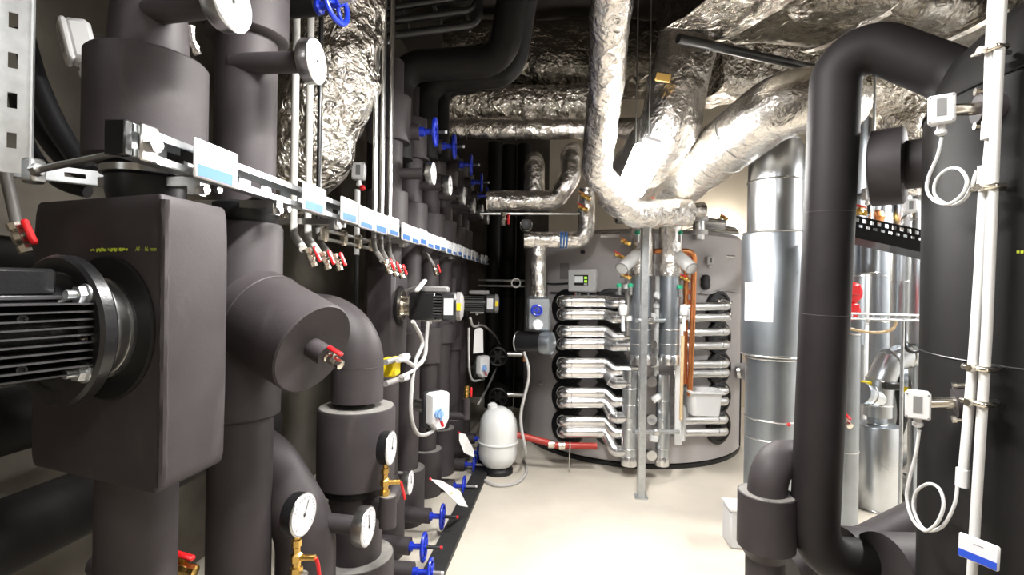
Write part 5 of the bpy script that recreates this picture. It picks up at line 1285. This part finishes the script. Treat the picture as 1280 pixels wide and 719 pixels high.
# slim silver can behind the loop
def slim():
    f = atz(1047, 652, 0); d = depth(f); t = Thing('silver_sleeve', 'slim tall sheet metal sleeve standing behind the arching pipe', 'pipe')
    z = A(1058, 418, d).z; b = t.part('sleeve', 'sheet_dull'); b.lathe([(.085, 0), (.085, z - .004), (.08, z)], f + V((.03, 0, 0)), n=40)
    for y in (562,): t.part('seam', 'steel', parent=b).torus(f + V((.03, 0, A(1052, y, d).z)), (0, 0, 1), .085, .004, 36, 6)
    t.part('lid', 'alu_pipe').lathe([(.0, z), (.087, z), (.087, z + .008), (.0, z + .01)], f + V((.03, 0, 0)), n=36)
    ballcock(t, A(1058, 528, d - .1), (0, -1, -.3), 1.4, (0, -.2, 1)); t.done()
slim()
def canister(px, y0, y1, r, lab, neck=.05):
    f = atz(px, y1, 0); d = depth(f); z = A(px, y0, d).z; t = Thing('metal_canister', lab, 'canister')
    b = t.part('shell', 'sheet'); b.lathe([(r * .99, 0), (r, .004), (r, z - .004), (r * .985, z)], f, n=56)
    t.part('rim', 'steel', parent=b).torus(f + UZ * .012, (0, 0, 1), r, .004, 48, 6); t.part('top', 'sheet_mid').lathe([(0, z), (r * .98, z), (r * .98, z + .004), (0, z + .005)], f, n=48)
    t.part('neck', 'sheet_mid').lathe([(neck, z), (neck, z + .14)], f, n=28); t.part('neck_ring', 'steel').torus(f + UZ * (z + .012), (0, 0, 1), neck * 1.03, .008, 28, 6)
    t.done(); return f, d, z
f, d, z = canister(1095, 531, 634, .135, 'shiny round metal canister on the floor behind the loop', .062)
canister(1150, 546, 606, .12, 'smaller metal canister by the wrapped bundle', .035)
t = Thing('metal_bend', 'segmented silver pipe bend rising from the shiny canister', 'pipe')
P_ = [A(1098, 505, d), A(1100, 478, d), A(1112, 452, d), A(1132, 444, d + .02), A(1180, 444, d + .05)]
b = t.part('bend', 'sheet'); b.tube([A(1098, 520, d)] + P_, .088, 0, n=28)
for q0, q1 in zip(P_[:-1], P_[1:]): t.part('seam', 'steel', parent=b).torus(q0, q1 - q0, .089, .006, 28, 6)
t.done()
t = Thing('metal_tee', 'silver tee stub leaving sideways above the canister neck', 'pipe'); a, e = A(1077, 492, d - .05), A(1100, 500, d)
t.part('stub', 'sheet').cyl(a, e + R0 * .02, .075, n=28); t.part('cap', 'sheet_mid').lathe([(.03, -.02), (.075, -.012), (.078, 0), (.078, .02)], a, e - a, 28)
for k in (.3, .8): t.part('seam', 'steel').torus(a.lerp(e, k), e - a, .0765, .005, 28, 6)
t.done()
t = Thing('metal_pipe', 'silver cross pipe behind the segmented bend', 'pipe'); t.part('pipe', 'sheet_mid').cyl(A(1118, 476, d + .2), A(1190, 474, d + .2), .085, n=26); t.part('seam', 'steel').torus(A(1135, 475.6, d + .2), R0, .086, .006, 26, 6); t.done()
t = Thing('lever_valve', 'yellow lever valve with a black handle at the silver bend', 'valve'); o = A(1082, 480, d - .02); t.part('lever', 'yellow').box(o, (.08, .03, .045), bev=.008); t.part('handle', 'black_rubber').box(o + R0 * .09 - FW * .12 + UZ * .01, (.10, .05, .05), bev=.008); t.part('stem', 'steel').cyl(o, A(1084, 490, d - .02), .012, n=10); t.done()
t = Thing('yellow_tag', 'small yellow fitting right of the silver bend', 'fitting'); o = A(1131, 488, d + .05); t.part('body', 'yellow').box(o, (.035, .03, .05), bev=.006); t.part('nut', 'nickel').cyl(o, o + FW * .12, .012, n=8); t.done()
t = Thing('wrapped_bundle', 'beige wrapped bundle slumped beside the canisters', 'bundle'); f = atz(1138, 622, 0); b = t.part('wrap', 'bag')
b.tube([f + V((-.06, 0, .02)), f + V((0, 0, .12)), f + V((.08, .02, .2)), f + V((.2, .03, .1))], .085, .1, n=24, seg=.02, wob=.025, wf=9); t.part('tie', 'black_rubber').torus(f + V((.0, 0, .12)), (.6, .2, .7), .088, .006, 24, 6); t.done()
cable(spline([A(1120, 470, 3.7), A(1128, 520, 3.6), A(1118, 560, 3.6), (A(1115, 600, 3.6).x, A(1115, 600, 3.6).y, .02)]), .03, 'thick black hose dropping behind the canister', 'black_rubber', 0, 'hose')
